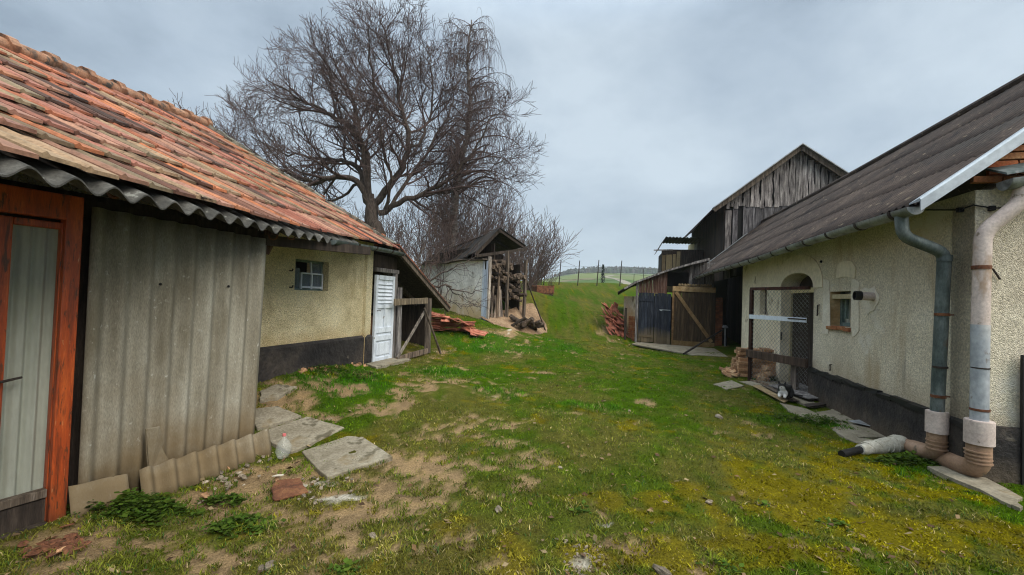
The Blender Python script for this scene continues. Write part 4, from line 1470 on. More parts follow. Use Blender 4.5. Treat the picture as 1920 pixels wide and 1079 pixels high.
# timber wall under the deep eave, beyond the cream wall
mb = MB()
k = 0
s = W_REC - .02
while s > S_END + .3:
    w = random.uniform(.14, .22)
    mb.plank(PR.P(s - w / 2, -.2, -1.15), PR.P(s - w / 2, 2.75, -1.15), w - .01, .025, PR.n, tuple([random.uniform(.5, 1.3)] * 3), .004)
    s -= w
mb.build("timber_wall", MT['dark_wood'], HR)
# exposed brick under the verge
mb = MB()
zb0 = PRG.hit(1850, 344)[1]
zz = zb0
row = 0
while zz < ZE + 1.9:
    u_lim = (zz - ZE - .03) / math.tan(ALPHA) - GUT + .16
    s = -.05 + (.13 if row % 2 else 0)
    s = max(s, u_lim)
    while s < min(u_lim + 1.4, 3.0):
        w = .245
        c = random.choice([(1, 1, 1), (1.05, .75, .6), (1.0, 1.15, 1.2), (.85, .8, .8)])
        mb.box(PRG.P(s + w / 2, zz + .033, .012), (w - .012, .05, .060), (PRG.u, PRG.n, V((0, 0, 1))), c, jit=.004)
        s += w
    zz += .073
    row += 1
mb.build("gable_brick", MT['brick_old'], HR, bevel=.004)
# rain hopper at the gable: the end of a short gutter
mb = MB()
ha, hb = PRG.hit(1886, 350, .22), PRG.hit(1990, 330, .22)
hz = ha[1]
pa, pb = PRG.P(ha[0], hz + .06, .20), PRG.P(hb[0] + .3, hz + .16, .20)
half_pipe(mb, [pa, pa.lerp(pb, .5), pb], .095, .008, 10)
mb.add([], [])
d_ = (pb - pa).normalized()
sd = d_.cross(V((0, 0, 1))).normalized()
mb.prism([pa + sd * (.094 * math.cos(PI * k / 10)) - V((0, 0, .094 * math.sin(PI * k / 10))) for k in range(11)], d_ * .01)
mb.build("rain_hopper", MT['zinc'], HR, True)
# short roof edge above the hopper
mb = MB()
q0, q1 = PRG.P(ha[0] - .02, hz + .10, .26), PRG.P(hb[0] + .3, hz + .22, .26)
mb.prism([q0, q1, q1 - PRG.n * .26 + V((0, 0, .12)), q0 - PRG.n * .26 + V((0, 0, .12))], V((0, 0, .02)))
mb.build("gable_canopy", MT['zinc_dark'], HR)
# black panel painted in for the shadowed opening at the edge of the gable
mb = MB()
s, z = PRG.hit(1905, 700)
mb.wall(PRG, s, s + .9, -.1, PRG.hit(1915, 665)[1], th=.03, off=.075)
mb.build("shadow_panel", MT['black'], HR)
# cable on the wall
mb = MB()
c1, c2, c3, c4 = PR.hit(1740, 394), PR.hit(1805, 394), PRG.hit(1856, 392), PRG.hit(1905, 393)
mb.tube([PR.P(*c1, .02), PR.P(*c2, .03), PR.P(S_GAB + .02, c2[1] + .01, .03), PRG.P(*c3, .03), PRG.P(c4[0] + .3, c4[1] + .02, .03)], .008, 5)
for (pl, c) in ((PR, c2), (PRG, c3)): mb.box(pl.P(*c, .02), (.04, .05, .045), (pl.u, pl.n, V((0, 0, 1))))
mb.build("cable", MT['black'], HR, True)
# flue stub with a dark mouth
mb = MB()
s, z = PR.hit(1639, 557)
mb.tube([PR.P(s, z, -.02), PR.P(s - .01, z + .01, .16)], [.058, .056], 14)
fl = mb.build("flue_pipe", MT['pvc'], HR, True)
mb = MB()
vs, fs = [], []
p0, p1 = PR.P(s - .01, z + .01, .15), PR.P(s - .012, z + .012, .225)
ax = (p1 - p0).normalized()
a1 = ax.orthogonal().normalized()
a2 = ax.cross(a1)
rings = [(p0, .064), (p1, .064), (p1, .052), (p0 + ax * .02, .052)]
for (c, r) in rings: vs += [c + (a1 * math.cos(2 * PI * k / 14) + a2 * math.sin(2 * PI * k / 14)) * r for k in range(14)]
for i in range(3):
    for k in range(14): fs.append((i * 14 + k, i * 14 + (k + 1) % 14, (i + 1) * 14 + (k + 1) % 14, (i + 1) * 14 + k))
fs.append(tuple(3 * 14 + k for k in range(14)))
mb.add(vs, fs)
mb.build("pipe_mouth", MT['black'], fl, True)
# hook, small hook low down, wall eye
mb = MB()
s, z = PR.hit(1537, 582)
mb.tube([PR.P(s, z + .09, .0), PR.P(s, z + .09, .03), PR.P(s, z - .06, .035), PR.P(s + .03, z - .09, .05), PR.P(s + .06, z - .06, .05)], .012, 6)
mb.build("wall_hook", MT['iron'], HR, True)
mb = MB()
s, z = PR.hit(1560, 690)
mb.tube([PR.P(s + .03 * math.sin(a), z + .05 * math.cos(a), .03) for a in np.linspace(0, 2 * PI, 11)], .006, 5)
mb.tube([PR.P(s, z + .05, -.01), PR.P(s, z + .05, .035)], .006, 5)
mb.build("wall_ring", MT['iron'], HR, True)
mb = MB()
s, z = PR.hit(1541, 491)
mb.ball(PR.P(s, z, .01), .025, 8, 5)
mb.build("insulator", MT['black'], HR, True)

# --- the two downpipes
def pipe_path(pts, r, rad=.10, n=4):
    """straight runs with rounded bends"""
    out = [V(pts[0])]
    for i in range(1, len(pts) - 1):
        a, b, c = V(pts[i - 1]), V(pts[i]), V(pts[i + 1])
        d1, d2 = (a - b).normalized(), (c - b).normalized()
        l = min(rad, (a - b).length * .45, (c - b).length * .45)
        p, q = b + d1 * l, b + d2 * l
        for k in range(n + 1):
            t = k / n
            out.append(p * (1 - t) ** 2 + b * 2 * t * (1 - t) + q * t ** 2)
    out.append(V(pts[-1]))
    return out
PO = .13
def pr(px, py, off=PO):
    s, z = PR.hit(px, py, off)
    return PR.P(s, z, off)
s1_, zt1 = PR.hit(1771, 480, PO)
sg = PR.hit(1690, 405, GUT + .035)[0]
base1 = PR.hit(1757, 775, PO)
mb = MB()
mb.tube(pipe_path([PR.P(sg, ZE - .06, GUT + .035), PR.P(sg, ZE - .27, GUT + .02), PR.P(s1_ + .0, zt1 + .03, PO), PR.P(base1[0], base1[1], PO)], .06, .09), .058, 14)
dp1 = mb.build("downpipe", MT['zinc_dark'], HR, True)
def collar(pl, pos, r, h, m, parent, name="pipe_collar"):
    mb = MB()
    mb.tube([pos - V((0, 0, h / 2)), pos + V((0, 0, h / 2))], r, 14)
    mb.build(name, m, parent, True)
s_, z_ = PR.hit(1760, 688, PO)
collar(PR, PR.P(PR.hit(1763, 688, PO)[0], z_, PO), .063, .02, MT['iron'], dp1)
for py_ in (590, 745):
    q_ = PR.hit(1766, py_, PO)
    mb = MB()
    qq = PR.P(PR.hit(1771 - (py_ - 485) * .045, py_, PO)[0], q_[1], PO)
    mb.tube([qq - V((0, 0, .014)), qq + V((0, 0, .014))], .064, 14)
    mb.beam(qq, qq - PR.n * .10, .014, .014)
    mb.build("pipe_bracket", MT['rust'], dp1, True)
collar(PR, PR.P(PR.hit(1771, 485, PO)[0], PR.hit(1771, 485, PO)[1], PO), .064, .06, MT['zinc_dark'], dp1)
# second downpipe, pale plastic above, grey metal below
def pg(px, py, off=.12):
    s, z = PRG.hit(px, py, off)
    return PRG.P(s, z, off)
t2 = pg(1918, 345, .20)
b2 = pg(1836, 792)
mid = pg(1843, 436)
mb = MB()
mid2 = pg(1838, 615)
mb.tube(pipe_path([t2 + V((0, 0, .05)), pg(1916, 378, .18), mid, mid2], .06, .10), .066, 16)
dp2 = mb.build("downpipe", MT['pvc'], HR, True)
mb = MB()
mb.tube([mid2 + V((0, 0, .03)), b2.lerp(mid2, .5), b2], [.068, .066, .066], 16)
mb.build("lower_pipe", MT['pvc_grey'], dp2, True)
q = pg(1840, 502); collar(PRG, q, .072, .035, MT['rust'], dp2)
q = pg(1838, 690); collar(PRG, q, .071, .012, MT['iron'], dp2)
q = pg(1837, 768); collar(PRG, q, .072, .022, MT['rust'], dp2)
mb = MB()
a = pg(1850, 500, .10)
mb.tube([a, pg(1862, 505, .02), pg(1875, 524, .02)], .009, 6)
mb.build("pipe_holder", MT['iron'], dp2, True)

# --- plastic drain on the ground, gathering both downpipes (lies loose: a thing of its own)
b1p = PR.P(base1[0], base1[1], PO)
foot1 = V((b1p.x, b1p.y, gz(b1p.x, b1p.y) + .09))
foot2 = V((b2.x, b2.y, gz(b2.x, b2.y) + .10))
DP = thing("drain_pipe", V((foot1.x, foot1.y, 0)), "pinkish plastic drain pipe on the ground joining two downpipes to a wrapped hose", "drain pipe")
mb = MB()
R_ = .085
J1 = G(1752, 868) + V((0, 0, .085))
J0 = G(1690, 845) + V((0, 0, .08))
J2 = G(1812, 868) + V((0, 0, .10))
up2 = b2 + V((0, 0, .0))
mb.tube(pipe_path([up2 + V((0, 0, -.12)), V((b2.x, b2.y, J2.z + .02)), J1], R_, .16, 6), [.09] * 9, 16)
for k in range(4):
    z = J2.z + .11 + k * .035
    mb.tube([V((b2.x - .004 * k, b2.y, z - .006)), V((b2.x - .004 * k, b2.y, z + .006))], .096, 16)
mb.build("elbow", MT['pvc_brown'], DP, True)
mb = MB()
mb.tube(pipe_path([b1p + V((0, 0, -.12)), V((b1p.x, b1p.y, J0.z + .05)), J0.lerp(J1, .35)], R_, .14, 6), [.082] * 9, 16)
for k in range(3):
    z = foot1.z + .10 + k * .04
    mb.tube([V((b1p.x, b1p.y, z - .006)), V((b1p.x, b1p.y, z + .006))], .088, 16)
mb.build("elbow", MT['pvc_brown'], DP, True)
mb = MB()
mb.tube([J1 + (J1 - J0) * .2, J1.lerp(J0, .5), J0], [.078, .076, .07], 14)
mb.build("ground_run", MT['pvc_brown'], DP, True)
mb = MB()
d_ = (J0 - J1).normalized()
mb.tube([J1 - d_ * .02, J1 + d_ * .13], .083, 16)
mb.build("sleeve", MT['pvc'], DP, True)
for (b, r) in ((b1p, .094), (b2, .108)):
    mb = MB()
    mb.tube([V((b.x, b.y, b.z - .20)), V((b.x, b.y, b.z + .015))], r, 18)
    mb.tube([V((b.x, b.y, b.z + .012)), V((b.x, b.y, b.z + .022))], r - .006, 18)
    mb.build("sleeve", MT['pvc'], DP, True)
H1 = G(1612, 852) + V((0, 0, .05))
mb = MB()
pts = [J0.lerp(H1, k / 9) + V((0, 0, .012 * math.sin(k * 2.1))) for k in range(10)]
mb.tube(pts, [.092, .098, .088, .092, .080, .084, .072, .074, .060, .056], 14)
for k in range(6):
    p = J0.lerp(H1, .06 + .15 * k)
    dd = (H1 - J0).normalized()
    a1 = dd.orthogonal().normalized(); a2 = dd.cross(a1)
    r = .100 - .006 * k
    mb.tube([p + (a1 * math.cos(t) + a2 * math.sin(t)) * r + dd * (.03 * math.sin(t + k)) for t in np.linspace(0, 2 * PI, 13)], .006, 5, col=(.12, .09, .06))
mb.build("wrapping", MT['wrap'], DP, True)
mb = MB()
H2 = G(1578, 857) + V((0, 0, .03))
mb.tube([H1.lerp(J0, .05), H1.lerp(H2, .5), H2], .040, 10)
mb.build("hose", MT['black'], DP, True)

# --- wire gate in front of the doorway
ga = G(1404, 716)
gbp = PR.P(PR.hit(1522, 650)[0] + .03, 0, .06)
PWG = Pl(ga.x, ga.y, gbp.x - ga.x, gbp.y - ga.y)
LWG = (V((gbp.x, gbp.y, 0)) - V((ga.x, ga.y, 0))).length
WG = thing("wire_gate", V((ga.x, ga.y, gz(ga.x, ga.y))), "chain-link gate panel with a white middle rail in front of the arched doorway", "gate")
AW = (PWG.u, PWG.n, V((0, 0, 1)))
zr = lambda py: PWG.hit(1460, py)[1]
z_top, z_white, z_thick, z_bot = PWG.hit(1406, 543)[1], PWG.hit(1408, 594)[1], PWG.hit(1408, 663)[1], gz(ga.x, ga.y) + .03
mb = MB(); mb.box(PWG.P(.03, (z_bot + z_top) / 2 - .02, 0), (.07, .06, z_top - z_bot + .04), AW, (.9, .5, .4)); mb.build("post", MT['dark_wood'], WG, bevel=.004)
mb = MB(); mb.box(PWG.P(LWG * .79, (z_bot + z_thick) / 2, -.02), (.12, .07, z_thick - z_bot), AW, (.8, .7, .6), jit=.005); mb.build("post", MT['grey_wood'], WG, bevel=.004)
mb = MB(); mb.box(PWG.P(LWG / 2, z_top + .01, .0), (LWG, .05, .06), AW, (1.2, .55, .45)); mb.build("rail", MT['dark_wood'], WG, bevel=.004)
mb = MB(); mb.box(PWG.P(LWG * .5, z_white, .035), (LWG - .04, .02, .085), AW); mb.build("rail", MT['white_paint'], WG, bevel=.003)
mb = MB(); mb.box(PWG.P(LWG * .85, z_white + .014, .05), (LWG * .28, .012, .022), AW); mb.build("slat", MT['dark_wood'], WG)
mb = MB(); mb.box(PWG.P(LWG * .5, z_thick, .045), (LWG + .02, .06, .15), AW, (1.7, 1.5, 1.4), jit=.004); mb.build("rail", MT['dark_wood'], WG, bevel=.005)
mb = MB(); mb.box(PWG.P(LWG * .5, z_bot, .0), (LWG - .08, .05, .05), AW, (1.6, 1.5, 1.4)); mb.build("rail", MT['old_wood'], WG, bevel=.004)
mb = MB()
def wires(z0, z1):
    h, w = z1 - z0, LWG - .08
    st = .085
    for sg_ in (1, -1):
        k = -h
        while k < w:
            a0, a1 = max(k, 0), min(k + h, w)
            if a1 > a0:
                za, zb_ = z0 + (a0 - k), z0 + (a1 - k)
                if sg_ < 0: za, zb_ = z0 + z1 - za, z0 + z1 - zb_
                mb.tube([PWG.P(.06 + a0, za, .003 * sg_), PWG.P(.06 + a1, zb_, .003 * sg_)], .0030, 3, cap=False)
            k += st
wires(z_thick + .08, z_white - .04)
wires(z_white + .05, z_top - .02)
wires(z_bot + .03, z_thick - .09)
mb.build("wire_mesh", MT['zinc'], WG)

# --- brick pile behind the gate
def brick_proto():
    mb = MB()
    mb.box((0, 0, 0), (.25, .12, .065), jit=.003)
    return mb.build("brick", MT['brick'], origin=V((0, 0, 0)), bevel=.005)
bp = brick_proto()
first = True
pc = G(1408, 707)
bu, bn = PR.u, PR.n
cells = []
org = pc + bu * .10 - bn * .02
for layer in range(9):
    lim = 6 if layer < 6 else 4
    for i in range(lim):
        for j in range(3):
            if random.random() < (.04 if layer < 5 else .25): continue
            if layer >= 7 and (i < 1 or i > 3): continue
            if layer > 3 and i == 5: continue
            cells.append((layer, i, j))
for (layer, i, j) in cells:
    b = bp if first else bp.copy()
    if not first: COL.objects.link(b)
    first = False
    p = org - bu * (.05 + i * .135) + bn * (.16 - j * .262) + bu * random.uniform(-.015, .015) + bn * random.uniform(-.025, .025)
    if layer % 3 == 2: p = p + bu * .02
    b.location = (p.x, p.y, gz(p.x, p.y) + .03 + layer * .069)
    ang = math.atan2(bn.y, bn.x) + random.gauss(0, .07 + .03 * layer / 4)
    b.rotation_euler = (random.gauss(0, .03), random.gauss(0, .03), ang)
    tag(b, "old orange brick in the rough pile behind the chain-link gate", "brick", "bricks piled behind the wire gate")
for k in range(16):
    b = bp.copy(); COL.objects.link(b)
    p = G(1385 + k * 3.6, 708) + V((random.uniform(-.25, .1), random.uniform(-.1, .2), 0))
    p = org + bn * (.40 + random.uniform(-.08, .14)) - bu * (random.uniform(-.1, .8))
    b.location = (p.x, p.y, gz(p.x, p.y) + .035)
    b.rotation_euler = (random.gauss(0, .25), random.gauss(0, .25), random.uniform(0, 3))
    tag(b, "brick fallen loose in the grass in front of the brick pile", "brick", "bricks fallen by the brick pile")
for k in range(11):
    b = bp.copy(); COL.objects.link(b)
    p = org + bu * (.17 + .14 * (k % 3)) - bn * (.1 + .12 * (k // 6))
    b.location = (p.x, p.y, gz(p.x, p.y) + .04 + .071 * (k // 3))
    b.rotation_euler = (random.gauss(0, .12), random.gauss(0, .2), math.atan2(bu.y, bu.x) + random.gauss(0, .35))
    tag(b, "brick in the short leaning stack beside the gate post, nearest the camera", "brick", "bricks stacked by the gate post")

# ================================================================== TALL BARN
HB = thing("wooden_barn", V((_pb.x + 3, _pb.y + 4, .5)), "tall old barn with a weathered plank gable rising behind the long roof", "barn")
AB = (PBG.u, PBG.n, V((0, 0, 1)))
ev = PBG.hit(1335, 395)
ap = PBG.hit(1497, 279)
rt_s = ap[0] + (ap[0] - ev[0])
BD = 9.0                                             # depth
back = -PBG.n * BD
cl_s = PBG.hit(1359, 430)[0]
def bverge(k, dz=0.0, off=.35):
    """k -1 left eave .. 0 apex .. 1 right eave"""
    s = ap[0] + k * (ap[0] - ev[0])
    return PBG.P(s, ap[1] - abs(k) * (ap[1] - ev[1]) + dz - .05 * math.sin(abs(k) * PI), off)
slope = (ap[1] - ev[1]) / (ap[0] - ev[0])
def gable_top(s): return ap[1] - abs(s - ap[0]) * slope - .10
# roof: two slopes, and a steeper skirt on the left that carries on down over the side
mb = MB()
sk = [(-1.0, 0), ]
e1 = PBG.P(ev[0], ev[1], .35)
lowL = PBG.P(ev[0] - .42, ev[1] - .50, .1)
for (a, b) in ((bverge(-1), bverge(-.5)), (bverge(-.5), bverge(0)), (bverge(0), bverge(.5)), (bverge(.5), bverge(1))):
    mb.prism([a, b, b + back - PBG.n * .3, a + back - PBG.n * .3], V((0, 0, .06)))
mb.build("roof", MT['eternit'], HB)
mb = MB()
for k in range(8):
    t0, t1 = k / 8, (k + 1) / 8
    a = e1 - PBG.n * .5 + (back) * t0
    b = e1 - PBG.n * .5 + (back) * t1
    dr_ = V((0, 0, -.10 * math.sin(t0 * 3))), V((0, 0, -.10 * math.sin(t1 * 3)))
    o_ = -PBG.u * .34 + V((0, 0, -.36))
    mb.prism([a + dr_[0], b + dr_[1], b + o_ + dr_[1], a + o_ + dr_[0]], V((0, 0, .05)))
mb.build("roof_skirt", MT['eternit'], HB)
mb = MB()
for (a, b) in ((bverge(-1, -.05, .33), bverge(-.5, -.05, .33)), (bverge(-.5, -.05, .33), bverge(0, -.05, .33)), (bverge(0, -.05, .33), bverge(.5, -.05, .33)), (bverge(.5, -.05, .33), bverge(1, -.05, .33))):
    mb.beam(a, b, .05, .20)
mb.build("bargeboard", MT['old_wood'], HB)
mb = MB()
for (a, b) in ((bverge(-1, .055, .37), bverge(0, .055, .37)), (bverge(0, .055, .37), bverge(1, .055, .37))):
    mb.beam(a, b, .22, .035)
mb.build("verge_trim", MT['zinc'], HB)
# dark lining behind the planks
zsplit = PBG.hit(1430, 388)[1]
mb = MB()
mb.prism([PBG.P(cl_s, 1.0, -.05), PBG.P(rt_s - .4, 1.0, -.05), PBG.P(rt_s - .4, gable_top(rt_s - .4), -.05), PBG.P(ap[0], gable_top(ap[0]), -.05), PBG.P(cl_s, gable_top(cl_s), -.05)], -PBG.n * .05)
mb.build("gable_lining", MT['dark_void'], HB)
mb = MB()                                               # upper tier: wavy waney-edged boards
s = cl_s + .02
while s < rt_s - .5:
    w = random.uniform(.12, .24)
    c = s + w / 2
    zt_ = gable_top(c) - .02
    zb_ = zsplit + random.uniform(-.10, .05)
    if zt_ - zb_ > .12:
        g_ = random.uniform(.5, 1.5)
        lean = random.uniform(-.06, .06)
        mb.plank(PBG.P(c, zb_, .02), PBG.P(c + lean, zt_, .02), w * random.uniform(.82, 1.02), .03, PBG.n, (g_, g_ * .97, g_ * .96), .022, 7)
    s += w + random.uniform(-.01, .02)
mb.build("upper_boards", MT['grey_wood'], HB)
mb = MB()                                               # lower tier: straighter, darker
s = cl_s + .30
k = 0
while s < rt_s - 1.2:
    w = random.uniform(.20, .27)
    if k != 1:
        g_ = random.uniform(.35, .65)
        mb.plank(PBG.P(s + w / 2, 2.9, .0), PBG.P(s + w / 2, zsplit + .03, .0), w - .012, .022, PBG.n, (g_ * .95, g_ * .95, g_ * 1.02), .003)
    s += w
    k += 1
mb.build("lower_boards", MT['grey_wood'], HB)
mb = MB()
mb.plank(PBG.P(cl_s + .12, 2.4, .02), PBG.P(cl_s + .12, ev[1] - .02, .02), .24, .05, PBG.n, (.85, .82, .8), .006)
mb.build("corner_post", MT['grey_wood'], HB)
# side wall, running back from the gable corner
PBS = Pl(*(PBG.P(cl_s, 0, .0).xy), PBG.n.x, PBG.n.y)       # u towards the camera
ABS = (PBS.u, PBS.n, V((0, 0, 1)))
PBS = Pl(*(PBG.P(cl_s, 0, -.02).xy), PBG.n.x, PBG.n.y)
mb = MB()
s = 0
while s > -BD:
    w = random.uniform(.18, .28)
    g_ = random.uniform(.5, 1.3)
    mb.plank(PBS.P(s - w / 2, 1.2, .0), PBS.P(s - w / 2, gable_top(cl_s) + .12, .0), w - .008, .03, PBS.n, (g_ * 1.05, g_ * .92, g_ * .85), .004)
    s -= w
mb.wall(PBS, -BD, 0, 1.0, gable_top(cl_s) + .1, th=.05, off=-.03)
mb.build("side_boards", MT['dark_wood'], HB)
def bs_rect(px0, py0, px1, py1, off, th, name, m, col=(1, 1, 1)):
    a, b = PBS.hit(px0, py0, off), PBS.hit(px1, py1, off)
    mb = MB()
    mb.box(PBS.P((a[0] + b[0]) / 2, (a[1] + b[1]) / 2, off), (abs(b[0] - a[0]), th, abs(b[1] - a[1])), ABS, col, jit=.01)
    return mb.build(name, m, HB)
bs_rect(1291, 461, 1302, 480, .06, .04, "hatch", MT['cream_board'])
bs_rect(1288, 481, 1301, 497, .06, .04, "hatch", MT['green_paint'])
bs_rect(1303, 455, 1308, 493, .06, .06, "jamb_board", MT['grey_wood'])
bs_rect(1279, 482, 1286, 502, .06, .03, "hatch", MT['zinc_dark'])
# rear closing wall
mb = MB()
rb = Pl(*(PBG.P(cl_s, 0, -BD).xy), PBG.u.x, PBG.u.y)
mb.prism([rb.P(0, 1), rb.P(rt_s - cl_s - .4, 1), rb.P(rt_s - cl_s - .4, gable_top(rt_s - .4)), rb.P(ap[0] - cl_s, gable_top(ap[0])), rb.P(0, gable_top(cl_s))], PBG.n * .05)
mb.build("rear_wall", MT['dark_wood'], HB)

# --- hay loft: a small boarded box with a rippled roof, jutting from the far end of the barn
lof0 = at(1240, 500, 24.2)
PLF = Pl(lof0.x, lof0.y, PBG.u.x, PBG.u.y)
LF = thing("hay_loft", V((lof0.x + .9, lof0.y + .8, 1.5)), "small boarded loft with a rippled dark roof jutting from the far end of the barn", "loft")
zl0, zl1 = 2.2, PLF.hit(1245, 478)[1]
wl2 = 2.3
mb = MB()
mb.wall(PLF, .0, wl2, zl0, zl1 + .3, th=.05, off=-.06)
mb.wall(Pl(*(PLF.P(0, 0, 0).xy), PBG.n.x, PBG.n.y), -2.0, -.05, zl0, zl1 + .1, th=.05)
mb.build("boarding", MT['dark_wood'], LF)
mb = MB()
s = .02
while s < .80:
    w = random.uniform(.14, .22)
    c = random.choice([(.35, .3, .25), (.15, .12, .1), (.55, .5, .42), (.22, .19, .16)])
    mb.plank(PLF.P(s + w / 2, zl0, -.05), PLF.P(s + w / 2 + random.uniform(-.03, .03), zl1 + .2 - random.uniform(0, .25), -.05), w * .9, .03, PLF.n, c, .008)
    s += w
mb.build("front_boards", MT['cream_board'], LF)
mb = MB()
l0, l1 = PLF.hit(1233, 470), PLF.hit(1247, 447)
N = 24
for k in range(N):
    pass
sheet = []
def f_l(s, v, o):
    p = PLF.P(l0[0] + (l1[0] - l0[0]) * v, l0[1] + (l1[1] - l0[1]) * v, .35 - s)
    return p + V((0, 0, o))
corr_sheet(mb, f_l, 2.6, .177, .025, 2)
def f_l2(s, v, o):
    p = PLF.P(l1[0] + s, l1[1] + .02 - .03 * s, .38 - 2.6 * v)
    return p + V((0, 0, o))
corr_sheet(mb, f_l2, 2.0, .177, .025, 2)
mb.build("rippled_roof", MT['eternit'], LF, True, fix=False)
mb = MB()
a = PLF.hit(1226, 470, .3)
mb.beam(PLF.P(a[0], a[1] + .02, .25), PLF.P(a[0] + 1.0, a[1] + .05, .25), .07, .06)
mb.build("eave_pole", MT['grey_wood'], LF)

# ================================================================== BARN ANNEX with the big doors
HA = thing("barn_annex", V((6.0, 18.5, .1)), "low barn annex with a blue plank door and an open brown door", "barn")
AA = (PAN.u, PAN.n, V((0, 0, 1)))
aL = PAN.hit(1192, 600)[0]
aR = PAN.hit(1352, 600)[0]
zdoor = PAN.hit(1200, 549)[1]
zg = .0
def atop(s):
    pts = [PAN.hit(1158, 549), PAN.hit(1190, 530), PAN.hit(1250, 508), PAN.hit(1325, 487)]
    return float(np.interp(s, [p[0] for p in pts], [p[1] for p in pts]))
sL0 = PAN.hit(1158, 549)[0]
sR0 = PAN.hit(1327, 487)[0]
mb = MB()
AD = 7.5
for k in range(10):
    a, b = sL0 + (sR0 - sL0) * k / 10, sL0 + (sR0 - sL0) * (k + 1) / 10
    A0, B0 = PAN.P(a, atop(a), .25), PAN.P(b, atop(b), .25)
    bk_ = -PAN.n * (AD)
    mb.prism([A0, B0, B0 + bk_, A0 + bk_], V((0, 0, .03)))
mb.build("roof", MT['fibre_dark'], HA)
mb = MB()
for k in range(6):
    a, b = sL0 + .25 + (sR0 - sL0 - .25) * k / 6, sL0 + .25 + (sR0 - sL0 - .25) * (k + 1) / 6
    mb.beam(PAN.P(a, atop(a) - .01, .27), PAN.P(b, atop(b) - .01, .27), .035, .07 if k < 5 else .09)
mb.beam(PAN.P(sR0, atop(sR0) + .02, .27), PAN.P(sR0 + .02, atop(sR0) - .30, .27), .04, .05, up=PAN.n)
mb.beam(PAN.P(sR0 + .02, atop(sR0) - .30, .27), PAN.P(sR0 - .22, atop(sR0) - .62, .27), .04, .05, up=PAN.n)
mb.build("fascia", MT['grey_wood'], HA)
s_post = PAN.hit(1193, 600)[0]
# white side wall and its brick pier
wl0 = at(1169, 600, 18.3)
wl1 = PAN.P(s_post - .02, 0, .0)
PWL = Pl(wl0.x, wl0.y, wl1.x - wl0.x, wl1.y - wl0.y)
Lw = (V((wl1.x, wl1.y, 0)) - V((wl0.x, wl0.y, 0))).length
mb = MB()
zwt = PWL.hit(1180, 556)[1]
mb.wall(PWL, 0, Lw, -.2, zwt, th=.2)
mb.build("side_wall", MT['white_wall'], HA)
mb = MB()
s0_ = PWL.hit(1181, 600)[0]
zp = gz(wl1.x, wl1.y)
for r in range(13):
    g_ = random.choice([(1, 1, 1), (.9, .85, .8), (1.1, 1.2, 1.2)])
    mb.box(PWL.P((s0_ + Lw) / 2 + random.uniform(-.01, .01), zp + .04 + r * .075, .03), (Lw - s0_, .06, .066), (PWL.u, PWL.n, V((0, 0, 1))), g_, jit=.006)
mb.build("brick_pier", MT['brick_old'], HA)
mb = MB()
mb.beam(PAN.P(s_post, -.05, .06), PAN.P(s_post, atop(s_post) - .05, .06), .09, .07, up=PAN.n)
mb.build("corner_post", MT['grey_wood'], HA)
# rusty boarding over the doors
mb = MB()
s = s_post + .05
sb_e = PAN.hit(1250, 550)[0]
while s < sb_e:
    w = random.uniform(.10, .15)
    g_ = random.uniform(.7, 1.3)
    mb.plank(PAN.P(s + w / 2, zdoor - .02, .0), PAN.P(s + w / 2, atop(s + w / 2) - .03, .0), w - .006, .02, PAN.n, (g_ * 1.2, g_, g_), .003)
    s += w
mb.build("rusty_cladding", MT['rust_sheet'], HA)
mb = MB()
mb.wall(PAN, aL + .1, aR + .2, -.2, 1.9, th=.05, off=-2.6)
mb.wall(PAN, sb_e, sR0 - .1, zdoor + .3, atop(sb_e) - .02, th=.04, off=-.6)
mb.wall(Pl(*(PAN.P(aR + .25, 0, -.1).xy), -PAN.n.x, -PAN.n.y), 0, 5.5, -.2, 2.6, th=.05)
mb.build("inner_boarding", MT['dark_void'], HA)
# blue double door
sd0, sd1 = PAN.hit(1194, 600)[0] + .05, PAN.hit(1257, 600)[0]
def plank_door(name, s0, s1, z0, z1, off, m, n, cols, tilt=0.0, hinge=None):
    mb = MB()
    w = (s1 - s0) / n
    for k in range(n):
        g_ = random.uniform(*cols)
        mb.plank(PAN.P(s0 + w * (k + .5), z0 + random.uniform(0, .03), off), PAN.P(s0 + w * (k + .5), z1 + random.uniform(-.015, .015), off), w - .008, .03, PAN.n, (g_, g_, g_), .003)
    return mb
zg0, zg1 = gz(*PAN.P(sd0, 0, .1).xy), gz(*PAN.P(sd1, 0, .1).xy)
mb = plank_door("d", sd0, sd0 + (sd1 - sd0) * .48, zg0 + .04, zdoor, .04, 0, 5, (.8, 1.3))
b1 = mb.build("barn_door", MT['blue_door'], HA)
mb = plank_door("d", sd0 + (sd1 - sd0) * .49, sd1, zg1 + .02, zdoor - .01, .05, 0, 5, (.6, 1.2))
b2d = mb.build("barn_door", MT['blue_door'], HA)
mb = MB()
mb.plank(PAN.P(sd0 + .02, zdoor - .28, .072), PAN.P(sd0 + (sd1 - sd0) * .47, zdoor - .28, .072), .10, .02, PAN.n)
mb.plank(PAN.P(sd0 + .02, zg0 + .30, .072), PAN.P(sd0 + (sd1 - sd0) * .47, zg0 + .28, .072), .09, .02, PAN.n)
mb.build("ledge", MT['blue_door'], b1)
mb = MB()
lp = PAN.hit(1236, 581)
mb.beam(PAN.P(lp[0], lp[1], .09), PAN.P(lp[0] + .40, lp[1] - .005, .09), .012, .022)
mb.tube([PAN.P(lp[0] + .02, lp[1], .09), PAN.P(lp[0] + .02, lp[1] - .03, .14), PAN.P(lp[0] + .10, lp[1] - .03, .14)], .012, 6)
mb.build("bolt", MT['zinc_light'], b2d)
